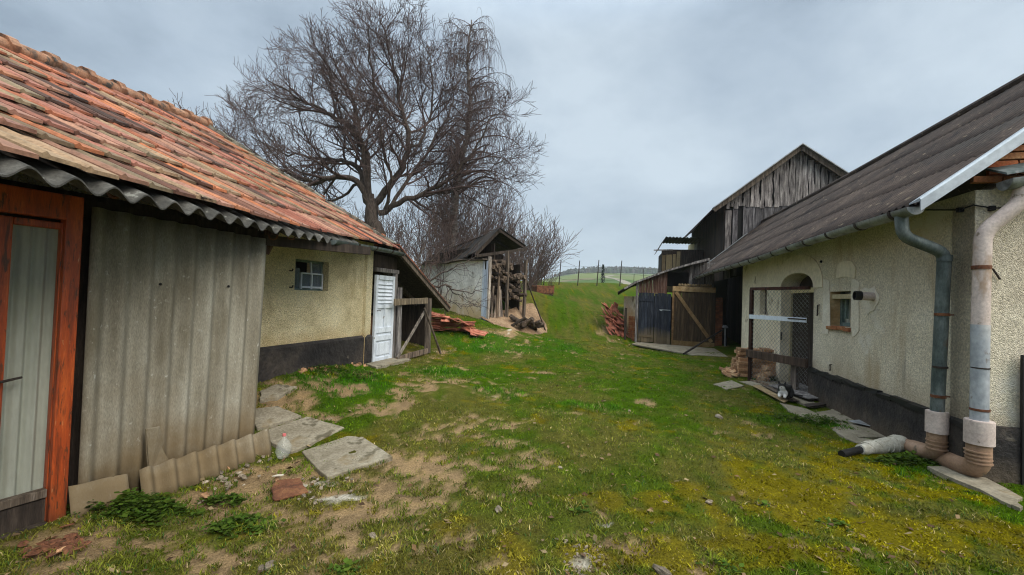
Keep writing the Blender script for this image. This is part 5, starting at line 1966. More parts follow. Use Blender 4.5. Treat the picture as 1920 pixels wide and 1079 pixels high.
# brown door, swung open towards the yard
so0, so1 = PAN.hit(1259, 600)[0], PAN.hit(1340, 600)[0]
zo1 = PAN.hit(1270, 536)[1]
zgo = gz(*PAN.P(so0, 0, .4).xy) + .05
mb = plank_door("d", so0 + .02, so1, zgo, zo1 - .25, .10, 0, 10, (.55, 1.1))
bd = mb.build("barn_door", MT['brown_door'], HA)
for (za, ca) in ((zo1 - .12, (1.2, 1.1, 1.0)), (zgo + .10, (.75, .65, .5))):
    mb = MB(); mb.plank(PAN.P(so0, za, .132), PAN.P(so1 - .02, za - .02, .132), .19, .03, PAN.n, ca, .004); mb.build("ledge", MT['tan_wood'], bd)
mb = MB(); mb.plank(PAN.P(so0 + .12, zo1 - .25, .135), PAN.P(so1 - .12, zgo + .2, .135), .12, .03, PAN.n, (.95, .82, .7), .003); mb.build("brace", MT['tan_wood'], bd)
mb = MB(); mb.box(PAN.P(so0 + .03, (zgo + zo1) / 2, .13), (.07, .05, zo1 - zgo - .1), AA, (.7, .55, .45)); mb.build("stile", MT['tan_wood'], bd)
mb = MB()
for k in range(12):
    mb.ball(PAN.P(so0 + .25 + k * .10, zo1 + .02, .05), .06, 6, 4, jit=.3)
mb.build("straw_edge", MT['tan_wood'], HA)
# brick pillar right of the doors
mb = MB()
sp0 = PAN.hit(1338, 600)[0] + .02
zpb = gz(*PAN.P(sp0, 0).xy)
for r in range(24):
    for q in range(2):
        g_ = random.choice([(.55, .5, .5), (.7, .6, .55), (.45, .4, .4)])
        mb.box(PAN.P(sp0 + .09 + (.125 * q if r % 2 else .125 * q) , zpb + .03 + r * .077, -.05), (.118, .24, .068), AA, g_, jit=.004)
mb.build("brick_pillar", MT['brick_old'], HA)
# short boarded gap between annex and house roof
mb = MB()
s = PAN.hit(1296, 500)[0]
for k in range(7):
    g_ = random.uniform(.5, 1.1)
    mb.plank(PAN.P(s + .13 * k, 2.2, -.1), PAN.P(s + .13 * k, min(atop(s + .13 * k) - .06, 3.2), -.1), .12, .02, PAN.n, (g_, g_, g_), .004)
mb.build("gap_boards", MT['grey_wood'], HA)

# pole leaning towards the barn, tiles stacked left of the annex, iron post
a, b = G(1282, 665), PAN.hit(1352, 618)
pb_ = PAN.P(b[0], b[1], .25)
mb = MB(); mb.tube([a + V((0, 0, .02)), pb_], [.035, .032], 8)
tag(mb.build("metal_pole", MT['iron'], True and None, True, origin=a), "dark metal pole propped slantwise by the barn doors", "pole")
mb = MB()
q = PAN.P(b[0] + .12, b[1] + .10, .1)
mb.ball(q, .09, 8, 5, (1.3, .8, .7), .2)
mb.tube([q, V((q.x, q.y, gz(q.x, q.y)))], .03, 7)
tag(mb.build("standpipe", MT['zinc'], origin=V((q.x, q.y, gz(q.x, q.y)))), "small grey standpipe with a knobbly head behind the leaning pole", "standpipe")
mb = MB()
a = at(1172, 632, 17.3)
a.z = gz(a.x, a.y)
mb.beam(a - V((0, 0, .1)), a + V((.0, .0, 1.25)), .08, .08, up=V((0, 1, 0)))
tag(mb.build("short_post", MT['dark_wood'], origin=a), "short dark post between the tile pile and the white annex wall", "post")
def tile_proto(col_mat):
    mb = MB()
    mb.box((0, 0, 0), (.24, .40, .016), jit=.003)
    for x in (-.10, .0, .10): mb.box((x, 0, .012), (.025, .39, .012))
    return mb.build("roof_tile", col_mat, origin=V((0, 0, 0)), bevel=.003)
MT['loose_tile'] = mat('loose_tile', [(.20, .07, .045), (.36, .12, .072), (.46, .20, .13)], scale=5, bump=.4, rnd=.35, fine=.3, spots=[((.10, .075, .055), 6, .6, .08)])
tp = tile_proto(MT['loose_tile'])
tfirst = True
def put_tile(p, rot, label, group):
    global tfirst
    t = tp if tfirst else tp.copy()
    if not tfirst: COL.objects.link(t)
    tfirst = False
    t.location = p
    t.rotation_euler = rot
    tag(t, label, "roof tile", group)
base = at(1158, 628, 17.6)
for row in range(6):
    for k in range(8):
        if random.random() < .12: continue
        p = V((base.x - .30 + .10 * k - .05 * row + random.uniform(-.05, .05), base.y + .10 * row + .02 * k + random.uniform(-.06, .06), 0))
        p.z = gz(p.x, p.y) + .10 + .15 * row + random.uniform(-.04, .04)
        put_tile(p, (math.radians(40) + random.gauss(0, .28), random.gauss(.45, .22), random.gauss(.6, .3)), "red roof tile in the slanting pile at the left end of the barn annex", "tiles piled by the barn annex")
base = at(845, 607, 12.2)
for col in range(3):
    for k in range(15 - col * 3):
        p = V((base.x + .42 * col - .4 + random.uniform(-.03, .03), base.y + .1 * col + random.uniform(-.04, .04), 0))
        p.z = gz(p.x, p.y) + .03 + .030 * k
        put_tile(p, (random.gauss(0, .03), random.gauss(0, .03), random.gauss(1.3, .10)), "reddish roof tile in the flat stacks beside the lean-to", "tiles stacked by the lean-to")
for k in range(9):
    p = V((base.x - .45 + .16 * k, base.y - .1 + random.uniform(-.1, .1), 0))
    p.z = gz(p.x, p.y) + (.50 - .03 * k if k < 6 else .12)
    put_tile(p, (random.gauss(.25, .2), random.gauss(.2, .25), random.gauss(1.0, .5)), "bright orange roof tile lying loose on top of the stacks beside the lean-to", "loose tiles by the lean-to")

HAZE = 0.0004
# ================================================================== WHITE SHED
HW = thing("wood_shed", V((-2.2, 17.6, .6)), "old whitewashed shed with a sagging dark roof and firewood heaped in its open side", "shed")
LWS = 5.69
AWS = (PSW.u, PSW.n, V((0, 0, 1)))
zsr = PSW.hit(915, 487)[1]
zsl = PSW.hit(790, 498)[1]
s_d = PSW.hit(904, 560)[0]
mb = MB()
nseg = 6
Pw = lambda s, z, o=0.0: PSW.P(s, z, o)
ztop = lambda s: zsl + (zsr - zsl) * s / LWS + .03 * math.sin(s * 2)
for k in range(nseg):
    a, b = (s_d - .02) * k / nseg - .0, (s_d - .02) * (k + 1) / nseg
    mb.prism([Pw(a, -.2), Pw(b, -.2), Pw(b, ztop(b)), Pw(a, ztop(a))], -PSW.n * .25)
mb.build("wall", MT['white_wall'], HW)
mb = MB()
for k in range(3):
    a = s_d + (LWS - s_d) * k / 3
    w = (LWS - s_d) / 3
    mb.plank(Pw(a + w / 2, .45, .0), Pw(a + w / 2, zsr - .05 - (.3 if k == 1 else 0), .0), w - .015, .03, PSW.n, random.choice([(.9, .93, 1), (1, 1, 1), (.7, .72, .78)]), .004)
sdz = mb.build("plank_door", MT['white_paint'], HW)
mb = MB()
mb.beam(Pw(LWS + .02, .4, -.03), Pw(LWS + .02, zsr + .1, -.03), .11, .09, up=PSW.n, jit=.005, col=(1.9, 1.8, 1.6))
mb.build("corner_post", MT['grey_wood'], HW)
mb = MB()
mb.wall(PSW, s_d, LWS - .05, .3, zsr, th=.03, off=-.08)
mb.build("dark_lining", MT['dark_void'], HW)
mb = MB()
for k in range(8):
    a, b = LWS * k / 8 - .1, LWS * (k + 1) / 8 - .1
    mb.beam(Pw(a, ztop(a) + .03, .04), Pw(b, ztop(b) + .03, .04), .30, .05, jit=.02)
mb.build("wall_cap", MT['old_wood'], HW)
# roof: ridge along the shed, open gable to the front right
apz = at(938, 428, 15.75)
rid1 = at(822, 473, 23.5)
efr = at(986, 462, 17.2)                                  # near end of the right eave
efl = at(893, 474, 15.2)                                  # near end of the left eave
dv = rid1 - apz
mb = MB()
n = 9
for k in range(n):
    a, b = apz + dv * (k / n), apz + dv * ((k + 1) / n)
    sg = lambda t: V((0, 0, -.10 * math.sin(PI * t)))
    a, b = a + sg(k / n), b + sg((k + 1) / n)
    er = efr - apz + V((0, 0, random.uniform(-.04, .04)))
    el = efl - apz + V((0, 0, random.uniform(-.05, .05)))
    mb.prism([a, b, b + er, a + er], V((0, 0, .035)))
    mb.prism([a, b, b + el, a + el], V((0, 0, .035)))
mb.build("roof", MT['tar'], HW)
mb = MB()
for k in range(7):
    o_ = dv * (k / 7.0) + V((0, 0, -.07))
    mb.beam(apz + o_ + dv * .01, efr + o_ + dv * .01, .07, .10)
    mb.beam(apz + o_ + dv * .01, efl + o_ + dv * .01, .07, .10)
mb.beam(efl + V((0, 0, -.12)), efr + V((0, 0, -.12)), .08, .10)
mb.beam(apz + V((0, 0, -.1)), apz + dv + V((0, 0, -.1)), .08, .12)
mb.build("rafter", MT['dark_wood'], HW)
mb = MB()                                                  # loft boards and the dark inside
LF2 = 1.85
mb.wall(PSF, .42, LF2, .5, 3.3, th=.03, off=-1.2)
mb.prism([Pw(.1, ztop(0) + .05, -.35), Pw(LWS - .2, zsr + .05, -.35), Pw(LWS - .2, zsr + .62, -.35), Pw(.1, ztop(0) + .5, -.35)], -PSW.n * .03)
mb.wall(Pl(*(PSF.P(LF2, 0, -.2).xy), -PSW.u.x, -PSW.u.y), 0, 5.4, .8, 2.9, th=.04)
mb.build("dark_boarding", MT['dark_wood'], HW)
def post(p0, p1, w=.09, m='old_wood', col=(1, 1, 1), par=HW, nm="post"):
    mb = MB(); mb.beam(p0, p1, w, w, up=PSF.n, col=col, jit=.008); mb.build(nm, MT[m], par)
gF = lambda s, o=0.0: gz(*PSF.P(s, 0, o).xy)
post(PSF.P(LF2 - .02, gF(LF2), .05), PSF.P(LF2 + .02, 3.05, .05), .10)
post(PSF.P(.95, gF(1), .03), PSF.P(.9, 3.3, .03), .09)
post(PSF.P(.40, gF(.4), .06), PSF.P(.50, 2.7, .04), .06, col=(1.3, 1.2, 1.1))
mb = MB()
for k in range(9):
    s = .15 + .1 * k + random.uniform(-.03, .03)
    mb.plank(PSF.P(s, gF(s) - .02, .04), PSF.P(s + random.uniform(-.1, .12), gF(s) + random.uniform(.8, 1.4), -.02), .08, .02, PSF.n, random.choice([(.6, .5, .4), (1.3, 1.1, .9), (.9, .8, .7)]), .006)
mb.build("front_boards", MT['grey_wood'], HW)
# firewood, each log on its own
LOGS = []
for kk in range(3):
    mb = MB()
    r = (.055, .075, .095)[kk]
    mb.tube([(-.35, 0, 0), (-.1, .012, .006), (.15, -.010, .0), (.36, .006, -.004)], [r, r * 1.06, r, r * .92], 8)
    o = mb.build("firewood_log", MT['log'], origin=V((0, 0, 0)), bevel=.004, smooth_=True)
    LOGS.append([o, False])
def put_log(p, rot, label, group):
    e_ = random.choice(LOGS)
    o = e_[0]
    if e_[1]:
        o = o.copy(); COL.objects.link(o)
    e_[1] = True
    o.location = p
    o.rotation_euler = rot
    tag(o, label, "log", group)
angF = math.atan2(PSF.n.y, PSF.n.x)
zrow = 0
for row in range(7):
    for k in range(7):
        if random.random() < .25: continue
        s = 1.05 + .165 * k + random.uniform(-.03, .03)
        if s > LF2 - .1: continue
        p = PSF.P(s, gF(s) + 1.02 + .13 * row + random.uniform(-.03, .03), -.25 + random.uniform(-.1, .15))
        if p.z > 3.05: continue
        put_log(p, (random.uniform(0, 6), random.gauss(0, .15), angF + random.gauss(0, .25)), "split log in the firewood heaped under the roof of the white shed", "firewood in the white shed")
for row in range(8):
    for k in range(5):
        s = .42 + .15 * k + random.uniform(-.04, .04)
        p = PSF.P(s, 2.25 + .11 * row, -.35 + random.uniform(-.1, .1))
        if p.z > 3.0: continue
        put_log(p, (random.uniform(0, 6), random.gauss(0, .2), angF + random.gauss(0, .35)), "split log in the firewood heaped under the roof of the white shed", "firewood in the white shed")
for k in range(14):
    s = .9 + 1.1 * random.random()
    p = PSF.P(s, 0, .15 + .45 * random.random())
    p.z = gz(p.x, p.y) + .30
    put_log(p, (random.uniform(0, 6), random.gauss(.1, .35), random.uniform(0, 3.1)), "log lying loose on the earth bank below the firewood", "logs on the earth bank")
mb = MB()
nb_ = 14
vs, fs = [], []
for i in range(nb_ + 1):
    for j in range(9):
        s, o_ = -.1 + 2.9 * i / nb_, -.35 + 1.25 * j / 8
        p = PSF.P(s, 0, o_)
        h = .42 * math.sin(PI * min(1, max(0, (i + .6) / (nb_ + 1.2)))) ** .6 * (1 - smooth(.15, 1.0, j / 8))
        h += random.uniform(-.02, .02)
        vs.append(V((p.x, p.y, gz(p.x, p.y) - .05 + float(h))))
for i in range(nb_):
    for j in range(8): fs.append((i * 9 + j, i * 9 + j + 1, (i + 1) * 9 + j + 1, (i + 1) * 9 + j))
mb.add(vs, fs)
tag(mb.build("earth_bank", MT['earth'], None, 'all'), kind="structure")
# a plank leaning on the post
mb = MB()
a = PSF.P(2.55, 0, .55); a.z = gz(a.x, a.y)
mb.beam(a, PSF.P(LF2 + .05, 2.2, .12), .03, .04, up=PSF.n)
tag(mb.build("thin_pole", MT['dark_wood'], origin=a), "thin dark pole leaning against the outer post of the white shed", "pole")

# cart body beyond the shed
cp = at(1018, 529, 27.5)
CT = thing("wooden_cart", V((cp.x, cp.y, gz(cp.x, cp.y))), "old brown box cart standing on the crest beyond the white shed", "cart")
cz = gz(cp.x, cp.y)
ca = V((.94, .34, 0)); cb_ = V((-.34, .94, 0))
AC = (ca, cb_, V((0, 0, 1)))
mb = MB()
mb.box(V((cp.x, cp.y, cz + .42)), (1.15, .8, .08), AC)
mb.box(V((cp.x, cp.y, cz + .68)) - cb_ * .40, (1.15, .05, .44), AC, jit=.02)
mb.box(V((cp.x, cp.y, cz + .68)) + cb_ * .40, (1.15, .05, .44), AC, jit=.02)
mb.box(V((cp.x, cp.y, cz + .66)) - ca * .57, (.05, .8, .40), AC, jit=.02)
mb.box(V((cp.x, cp.y, cz + .70)) + ca * .57, (.05, .8, .48), AC, (1.5, 1.4, 1.2), jit=.02)
mb.build("box", MT['rust'], CT)
for sx in (-.35, .35):
    for sy in (-.42, .42):
        mb = MB()
        c = V((cp.x, cp.y, cz + .20)) + ca * sx + cb_ * sy
        mb.tube([c - cb_ * .05, c + cb_ * .05], .20, 14)
        mb.build("wheel", MT['iron'], CT, True)

# wire fence along the crest
FN = thing("wire_fence", V((2.5, 36, 2.9)), "thin wire fence with leaning dark posts along the grassy crest", "fence")
tops = []
for (px, pyt, pyb, Y) in [(1052, 489, 530, 35.0), (1087, 489, 532, 35.0), (1123, 488, 534, 35.0), (1166, 489, 534, 35.0), (1207, 504, 524, 58.0), (1189, 514, 526, 60.0), (1019, 491, 512, 34.5), (1011, 486, 513, 34.5), (996, 470, 525, 34.0), (1024, 489, 510, 34.5)]:
    b, t = at(px - (4 if Y < 40 else 1), pyb, Y), at(px, pyt, Y)
    if Y < 40:
        b.z = gz(b.x, b.y) - .1
    else:
        b.z = gz(b.x, b.y) - .1
    mb = MB()
    mb.tube([b, t], [.042, .034], 6)
    mb.build("post", MT['iron'], FN, True)
    if px in (1052, 1087, 1123, 1166): tops.append((b, t))
for fr in (.80, .55, .30):
    mb = MB()
    ps = [b.lerp(t, fr) for b, t in tops]
    ps = [ps[0] + V((-3.2, .3, .0))] + ps + [ps[-1] + V((5, 0, -.2))]
    out = []
    for i in range(len(ps) - 1):
        for k in range(4):
            t = k / 4
            out.append(ps[i].lerp(ps[i + 1], t) - V((0, 0, .10 * math.sin(PI * t))))
    mb.tube(out, .009, 3, cap=False)
    mb.build("wire", MT['iron'], FN)

# ================================================================== TREES
class Tree:
    def __init__(self, seed):
        self.r = random.Random(seed)
        self.big, self.small = MB(), MB()
    def emit(self, pts, rad, thick):
        n = 8 if rad[0] > .09 else (5 if rad[0] > .03 else 3)
        g = self.r.uniform(.8, 1.25)
        (self.big if thick else self.small).tube(pts, rad, n, cap=False, col=(g, g, g))
    def branch(self, p, d, L, r0, lev, spec):
        """spec: list per level of (spacing, length factor, angle, up pull, wander, min length)"""
        R = self.r
        sp = spec[lev]
        n = max(3, int(L / sp['seg']))
        pts, rad = [V(p)], [r0]
        d = V(d).normalized()
        q = V(p)
        for k in range(n):
            d = (d + V((R.gauss(0, 1), R.gauss(0, 1), R.gauss(0, 1))) * sp['wander'] + V((0, 0, sp['up']))).normalized()
            q = q + d * (L / n)
            pts.append(q.copy())
            rad.append(max(r0 * (1 - .82 * (k + 1) / n), spec[-1]['rmin']))
        self.emit(pts, rad, lev == 0)
        self.sprout(pts, rad, lev, spec, L)
    def sprout(self, pts, rad, lev, spec, L, start=.18):
        R = self.r
        if lev + 1 >= len(spec): return
        ch = spec[lev + 1]
        seglen = [(pts[i + 1] - pts[i]).length for i in range(len(pts) - 1)]
        tot = sum(seglen)
        s = tot * start + R.uniform(0, ch['gap'])
        while s < tot * .99:
            a = s
            for i, sl in enumerate(seglen):
                if a <= sl: break
                a -= sl
            t = min(1, a / max(sl, 1e-6))
            p = pts[i].lerp(pts[i + 1], t)
            d = (pts[i + 1] - pts[i]).normalized()
            r = rad[i] * (1 - t) + rad[i + 1] * t
            side = d.orthogonal().normalized()
            side = Matrix.Rotation(R.uniform(0, 2 * PI), 3, d) @ side
            an = ch['ang'] * R.uniform(.7, 1.3)
            nd = d * math.cos(an) + side * math.sin(an)
            frac = s / tot
            l = ch['len'] * R.uniform(.55, 1.25) * (1.1 - .45 * frac)
            self.branch(p, nd, l, max(min(r * .62, ch['r']), spec[-1]['rmin']), lev + 1, spec)
            s += ch['gap'] * R.uniform(.6, 1.4)
    def finish(self, name, loc, label, cat, bark, twig, group=None):
        root = thing(name, loc, label, cat, group)
        self.big.build("trunk", bark, root, 'all', fix=False)
        self.small.build("crown", twig, root, 'all', fix=False)
        return root

def limb_pts(pix, Y0, dY, R):
    n = len(pix)
    pts = []
    for i, (px, py) in enumerate(pix):
        pts.append(at(px, py, Y0 + dY * i / max(1, n - 1)))
    # refine with a little wander
    out = []
    for i in range(n - 1):
        for k in range(3):
            p = pts[i].lerp(pts[i + 1], k / 3)
            if k: p = p + V((R.gauss(0, .05), R.gauss(0, .05), R.gauss(0, .05)))
            out.append(p)
    out.append(pts[-1])
    return out

# walnut: thick forked trunk and a wide crown of crooked ascending branches
W = Tree(5)
spec = [dict(seg=.5, wander=.1, up=.02),
        dict(seg=.35, wander=.115, up=.08, gap=.25, len=2.7, ang=.85, r=.058),
        dict(seg=.22, wander=.13, up=.085, gap=.155, len=1.15, ang=.80, r=.024),
        dict(seg=.17, wander=.13, up=.09, gap=.115, len=.52, ang=.70, r=.010, rmin=.0065)]
YW = 18.0
gw = at(712, 470, YW)
base_z = tz(gw.x, gw.y)
trunk = [V((gw.x, gw.y, base_z - .3)), V((gw.x, gw.y, base_z + .9))] + limb_pts([(710, 440), (697, 395), (690, 365)], YW, 0, W.r)
W.emit(trunk, [.36, .33, .31, .29, .28, .27, .26, .25, .25][:len(trunk)], True)
LIMBS = [([(692, 375), (669, 340), (630, 332), (590, 345), (550, 330), (500, 318), (450, 300), (420, 245)], -1.5, .16),
         ([(690, 366), (669, 313), (640, 300), (611, 299), (570, 292), (525, 285), (470, 255)], 1.6, .14),
         ([(691, 368), (688, 289), (668, 258), (650, 231), (620, 215), (597, 202), (565, 188), (530, 165), (498, 148)], .5, .17),
         ([(690, 368), (680, 270), (668, 215), (650, 160), (625, 110), (612, 90)], -1.2, .11),
         ([(700, 385), (730, 350), (751, 322), (762, 290), (765, 262), (757, 220), (746, 180), (737, 130), (727, 80), (712, 22)], .2, .18),
         ([(765, 279), (790, 262), (806, 225), (812, 170), (806, 120), (800, 80)], 1.6, .09),
         ([(746, 230), (722, 200), (700, 150), (692, 100), (690, 50)], -1.6, .09),
         ([(710, 400), (748, 382), (790, 366), (822, 350), (852, 332), (880, 300), (902, 262), (925, 215)], -.8, .15),
         ([(790, 366), (838, 362), (880, 350), (920, 322), (950, 290)], 1.6, .09),
         ([(730, 395), (770, 330), (800, 290), (830, 235), (850, 190), (862, 150)], 2.2, .10),
         ([(720, 400), (735, 340), (720, 290), (715, 240), (705, 190)], -2.2, .09),
         ([(670, 345), (640, 370), (600, 380), (560, 385), (510, 372)], 1.0, .08)]
for (pix, dY, r) in LIMBS:
    pts = limb_pts(pix, YW, dY, W.r)
    rad = [max(.018, .86 * r * (1 - .85 * i / (len(pts) - 1))) for i in range(len(pts))]
    W.emit(pts, rad, True)
    W.sprout(pts, rad, 0, spec, 0, .16)
W.finish("walnut_tree", V((gw.x, gw.y, base_z)), "big bare tree with a thick forked trunk and a wide crown behind the tiled roof", "tree", MT['bark'], MT['twig'])

# birch: pale slender stem, long hanging twigs
B = Tree(9)
YB = 21.0
gbx = at(850, 470, YB)
bz = tz(gbx.x, gbx.y)
stem = [V((gbx.x, gbx.y, bz - .2))] + limb_pts([(848, 470), (850, 410), (857, 350), (868, 305), (876, 262), (880, 215), (879, 170), (876, 120), (880, 70), (884, 38)], YB, .6, B.r)
rad = [max(.03, .21 * (1 - .9 * i / (len(stem) - 1))) for i in range(len(stem))]
B.emit(stem, rad, True)
n = len(stem)
for i in range(6, n - 1):
    for q in range(3):
        R = B.r
        fr = i / n
        a = R.uniform(0, 2 * PI)
        L = (4.1 - 2.6 * fr) * R.uniform(.7, 1.15)
        d = V((math.cos(a), math.sin(a) * .8, R.uniform(.5, 1.1)))
        if math.cos(a) < -.2: L *= .72
        p = stem[i].copy()
        pts, rr = [p.copy()], [max(.022, rad[i] * .42)]
        d.normalize()
        m = 9
        for k in range(m):
            d = (d + V((R.gauss(0, .09), R.gauss(0, .09), -.04 - .035 * k))).normalized()
            p = p + d * (L / m)
            pts.append(p.copy())
            rr.append(max(.009, rr[0] * (1 - .85 * (k + 1) / m)))
        B.emit(pts, rr, False)
        for k in range(2, m + 1):
            for z_ in range(R.choice((3, 3, 4, 4))):
                p2 = pts[k].lerp(pts[k - 1], R.random())
                dd = V((R.gauss(0, .5), R.gauss(0, .5), R.uniform(-.2, .3))).normalized()
                l2 = R.uniform(.6, 2.3) * (1.0 - .25 * fr)
                t2, mm = [p2.copy()], 6
                for u in range(mm):
                    dd = (dd * .62 + V((R.gauss(0, .05), R.gauss(0, .05), -.42))).normalized()
                    p2 = p2 + dd * (l2 / mm)
                    t2.append(p2.copy())
                B.emit(t2, [.0062 - .0003 * u for u in range(mm + 1)], False)
B.finish("birch_tree", V((gbx.x, gbx.y, bz)), "tall slender birch with long drooping twigs to the right of the big bare tree", "tree", MT['birch_bark'], MT['twig'])

# bushy bare tree far behind the shed: a fan of fine upright branches
def fan_tree(name, px, pyb, Y, h, spread, nst, seed, label, cat, group=None, zoff=0.0, g1=.4, len1=.3, r0=.035, bark='bark'):
    T = Tree(seed)
    p = at(px, pyb, Y)
    z = tz(p.x, p.y)
    b = V((p.x, p.y, z))
    sp = [dict(seg=.35, wander=.07, up=.03),
          dict(seg=.25, wander=.09, up=.06, gap=g1, len=h * len1, ang=.5, r=r0 * .45),
          dict(seg=.2, wander=.1, up=.06, gap=g1 * .7, len=h * len1 * .5, ang=.5, r=r0 * .25, rmin=.0075 * max(1, Y / 20))]
    for k in range(nst):
        a = T.r.uniform(0, 2 * PI)
        t = T.r.random() ** .6 * spread
        d = V((math.cos(a) * math.sin(t), math.sin(a) * math.sin(t), math.cos(t)))
        T.branch(b + V((T.r.gauss(0, .10), T.r.gauss(0, .10), -.05)), d, h * T.r.uniform(.7, 1.05), r0 * T.r.uniform(.6, 1.2), 0, sp)
    return T.finish(name, b, label, cat, MT[bark], MT['shrub_twig'], group)
fan_tree("bare_tree", 990, 520, 30, 5.0, .80, 34, 21, "pale fan-shaped bare tree standing behind the shed roof against the sky", "tree", None, 0, .40, .34, .036, 'shrub_twig')
# thicket between the walnut and the shed
tl = "bare brown thicket shrub of fine upright stems below the big trees"
for i, (px, Y, h, sp_) in enumerate([(772, 16.5, 3.9, .5), (800, 20.0, 5.2, .5), (826, 18.5, 4.6, .5), (856, 23.5, 5.8, .5), (890, 22.0, 5.2, .5), (922, 24.0, 5.0, .55), (950, 25.0, 4.6, .55),
                                      (742, 20.0, 4.8, .5), (876, 25.0, 6.2, .5), (968, 26.5, 4.4, .6), (905, 26.0, 6.0, .5), (700, 22.0, 4.5, .6), (640, 20.0, 3.8, .6), (812, 24.0, 6.0, .5)]):
    fan_tree("bare_shrub", px, 500, Y, h, sp_, 11, 40 + i, tl, "shrub", "thicket shrubs behind the sheds", 0, .36, .30, .022, 'shrub_twig')
# crooked branches of a small bare tree in front of the white wall
F_ = Tree(77)
YF = 13.6
gb0 = at(772, 585, YF)
bz = tz(gb0.x, gb0.y)
sp = [dict(seg=.3, wander=.1, up=.0), dict(seg=.16, wander=.16, up=.02, gap=.24, len=.9, ang=.75, r=.018), dict(seg=.1, wander=.18, up=.03, gap=.17, len=.38, ang=.7, r=.009, rmin=.0055)]
st = [V((gb0.x, gb0.y, bz - .1))] + limb_pts([(768, 560), (770, 530), (778, 505)], YF, 0, F_.r)
F_.emit(st, [.075 - .003 * i for i in range(len(st))], True)
for pix, dY, r in [([(770, 550), (795, 543), (815, 537), (835, 534), (858, 545), (885, 551), (905, 548)], -.2, .045), ([(772, 530), (800, 532), (822, 515), (845, 505), (870, 494), (895, 480)], .3, .04),
                   ([(835, 534), (855, 552), (870, 560), (895, 572)], -.3, .025), ([(775, 510), (800, 490), (830, 470), (850, 455)], .3, .035), ([(776, 512), (790, 470), (800, 440), (820, 410)], .5, .035),
                   ([(790, 545), (810, 555), (840, 562), (865, 580)], -.5, .022), ([(772, 520), (760, 490), (765, 450)], 0, .03)]:
    pts = limb_pts(pix, YF, dY, F_.r)
    rad = [max(.010, r * (1 - .8 * i / (len(pts) - 1))) for i in range(len(pts))]
    F_.emit(pts, rad, True)
    F_.sprout(pts, rad, 0, sp, 0, .1)
F_.finish("fruit_tree", V((gb0.x, gb0.y, bz)), "low bare tree whose crooked branches cross in front of the white shed wall", "tree", MT['bark'], MT['twig'])
# weedy stems on the bank and by the crest
for i, (px, Y) in enumerate([(1000, 29), (1008, 33), (1035, 33.5), (985, 24)]):
    fan_tree("bare_shrub", px, 520, Y, 1.6, .6, 9, 90 + i, "thin leafless shrub on the crest around the old cart", "shrub", "shrubs on the crest", 0, .3, .3, .02, 'twig')

# far cypress, scrub mound, wooded hill and field track
mb = MB()
p = at(1130, 534, 75)
zt_ = at(1130, 497, 75).z
zb_ = tz(p.x, p.y)
CY = thing("conifer_tree", V((p.x, p.y, zb_)), "single slim dark conifer standing in the valley beyond the fence", "tree")
mb.tube([V((p.x, p.y, zb_ - .2)), V((p.x, p.y, zt_ - .3))], [.12, .03], 6)
mb.build("trunk", MT['bark'], CY)
mb = MB()
for k in range(700):
    t = random.random()
    z = zb_ + .6 + (zt_ - zb_ - .6) * t
    a = random.uniform(0, 2 * PI)
    r = (1 - t) ** .7 * .75 * random.random() ** .4 + .04
    c = V((p.x + r * math.cos(a), p.y + r * math.sin(a), z))
    q = V((math.cos(a) * .16, math.sin(a) * .16, .22))
    w = V((-math.sin(a), math.cos(a), 0)) * .08
    mb.add([c - w, c + w, c + q], [(0, 1, 2)], (.020, .034, .028))
mb.build("crown", MT['leaf'], CY, fix=False)
for i, (px, Y, w, h) in enumerate([(1138, 62, 3.2, 1.5), (1118, 66, 1.8, 1.1), (1150, 64, 1.6, 1.2)]):
    T = Tree(130 + i)
    p = at(px, 528, Y)
    z = tz(p.x, p.y)
    for k in range(160):
        o = V((T.r.gauss(0, w * .45), T.r.gauss(0, .8), 0))
        bb = V((p.x + o.x, p.y + o.y, tz(p.x + o.x, p.y + o.y)))
        d = V((T.r.gauss(0, .3), T.r.gauss(0, .3), 1)).normalized()
        hh = h * T.r.uniform(.5, 1.1) * max(.25, 1 - (abs(o.x) / w) ** 2)
        T.emit([bb, bb + d * hh * .5, bb + d * hh + V((T.r.gauss(0, .1), 0, 0))], [.03, .025, .015], False)
    rt = thing("scrub_bush", V((p.x, p.y, z)), "low brown scrub bush in the dip just beyond the crest fence", "bush", "scrub beyond the crest")
    T.small.build("crown", MT['twig'], rt, 'all', fix=False)
    T.big = None
# wooded hill: a ridge covered with thousands of far crowns
def hill_h(x, y):
    a = x / y
    prof = np.interp(a, [-.30, .02, .08, .14, .20, .26, .31, .36, .6], [-6, -1, .2, 2.2, 5.0, 8.5, 8.0, 7.5, 6.5])
    return prof * np.exp(-((y - 760) / 190.0) ** 2)
hx = np.linspace(-500, 700, 140)
hy = np.linspace(480, 1050, 40)
HX, HY = np.meshgrid(hx, hy)
HZ = terrain(HX, HY) + hill_h(HX, HY) - 1.0
HCc = np.ones(HX.shape + (3,)) * np.array((.085, .115, .05))
hill = grid_mesh("hills", HX, HY, HZ, HCc, MT['ground'])
tag(hill, kind="structure")
N = 5000
fy = rng.uniform(560, 800, N)
fa = rng.uniform(-.05, .55, N)
fx = fa * fy
hh = hill_h(fx, fy)
keep = hh > .7
fx, fy = fx[keep], fy[keep]
fz = terrain(fx, fy) + hill_h(fx, fy) - 1.0
mb = MB()
for x, y, z in zip(fx, fy, fz):
    r = random.uniform(2.0, 3.6)
    g = random.uniform(.6, 1.3)
    c = random.choice([(.035, .042, .034), (.05, .045, .04), (.03, .045, .028), (.055, .05, .045)])
    mb.ball((x, y, z + r * 1.0), r, 5, 3, (1, 1, 1.5), .25, tuple(q * g for q in c))
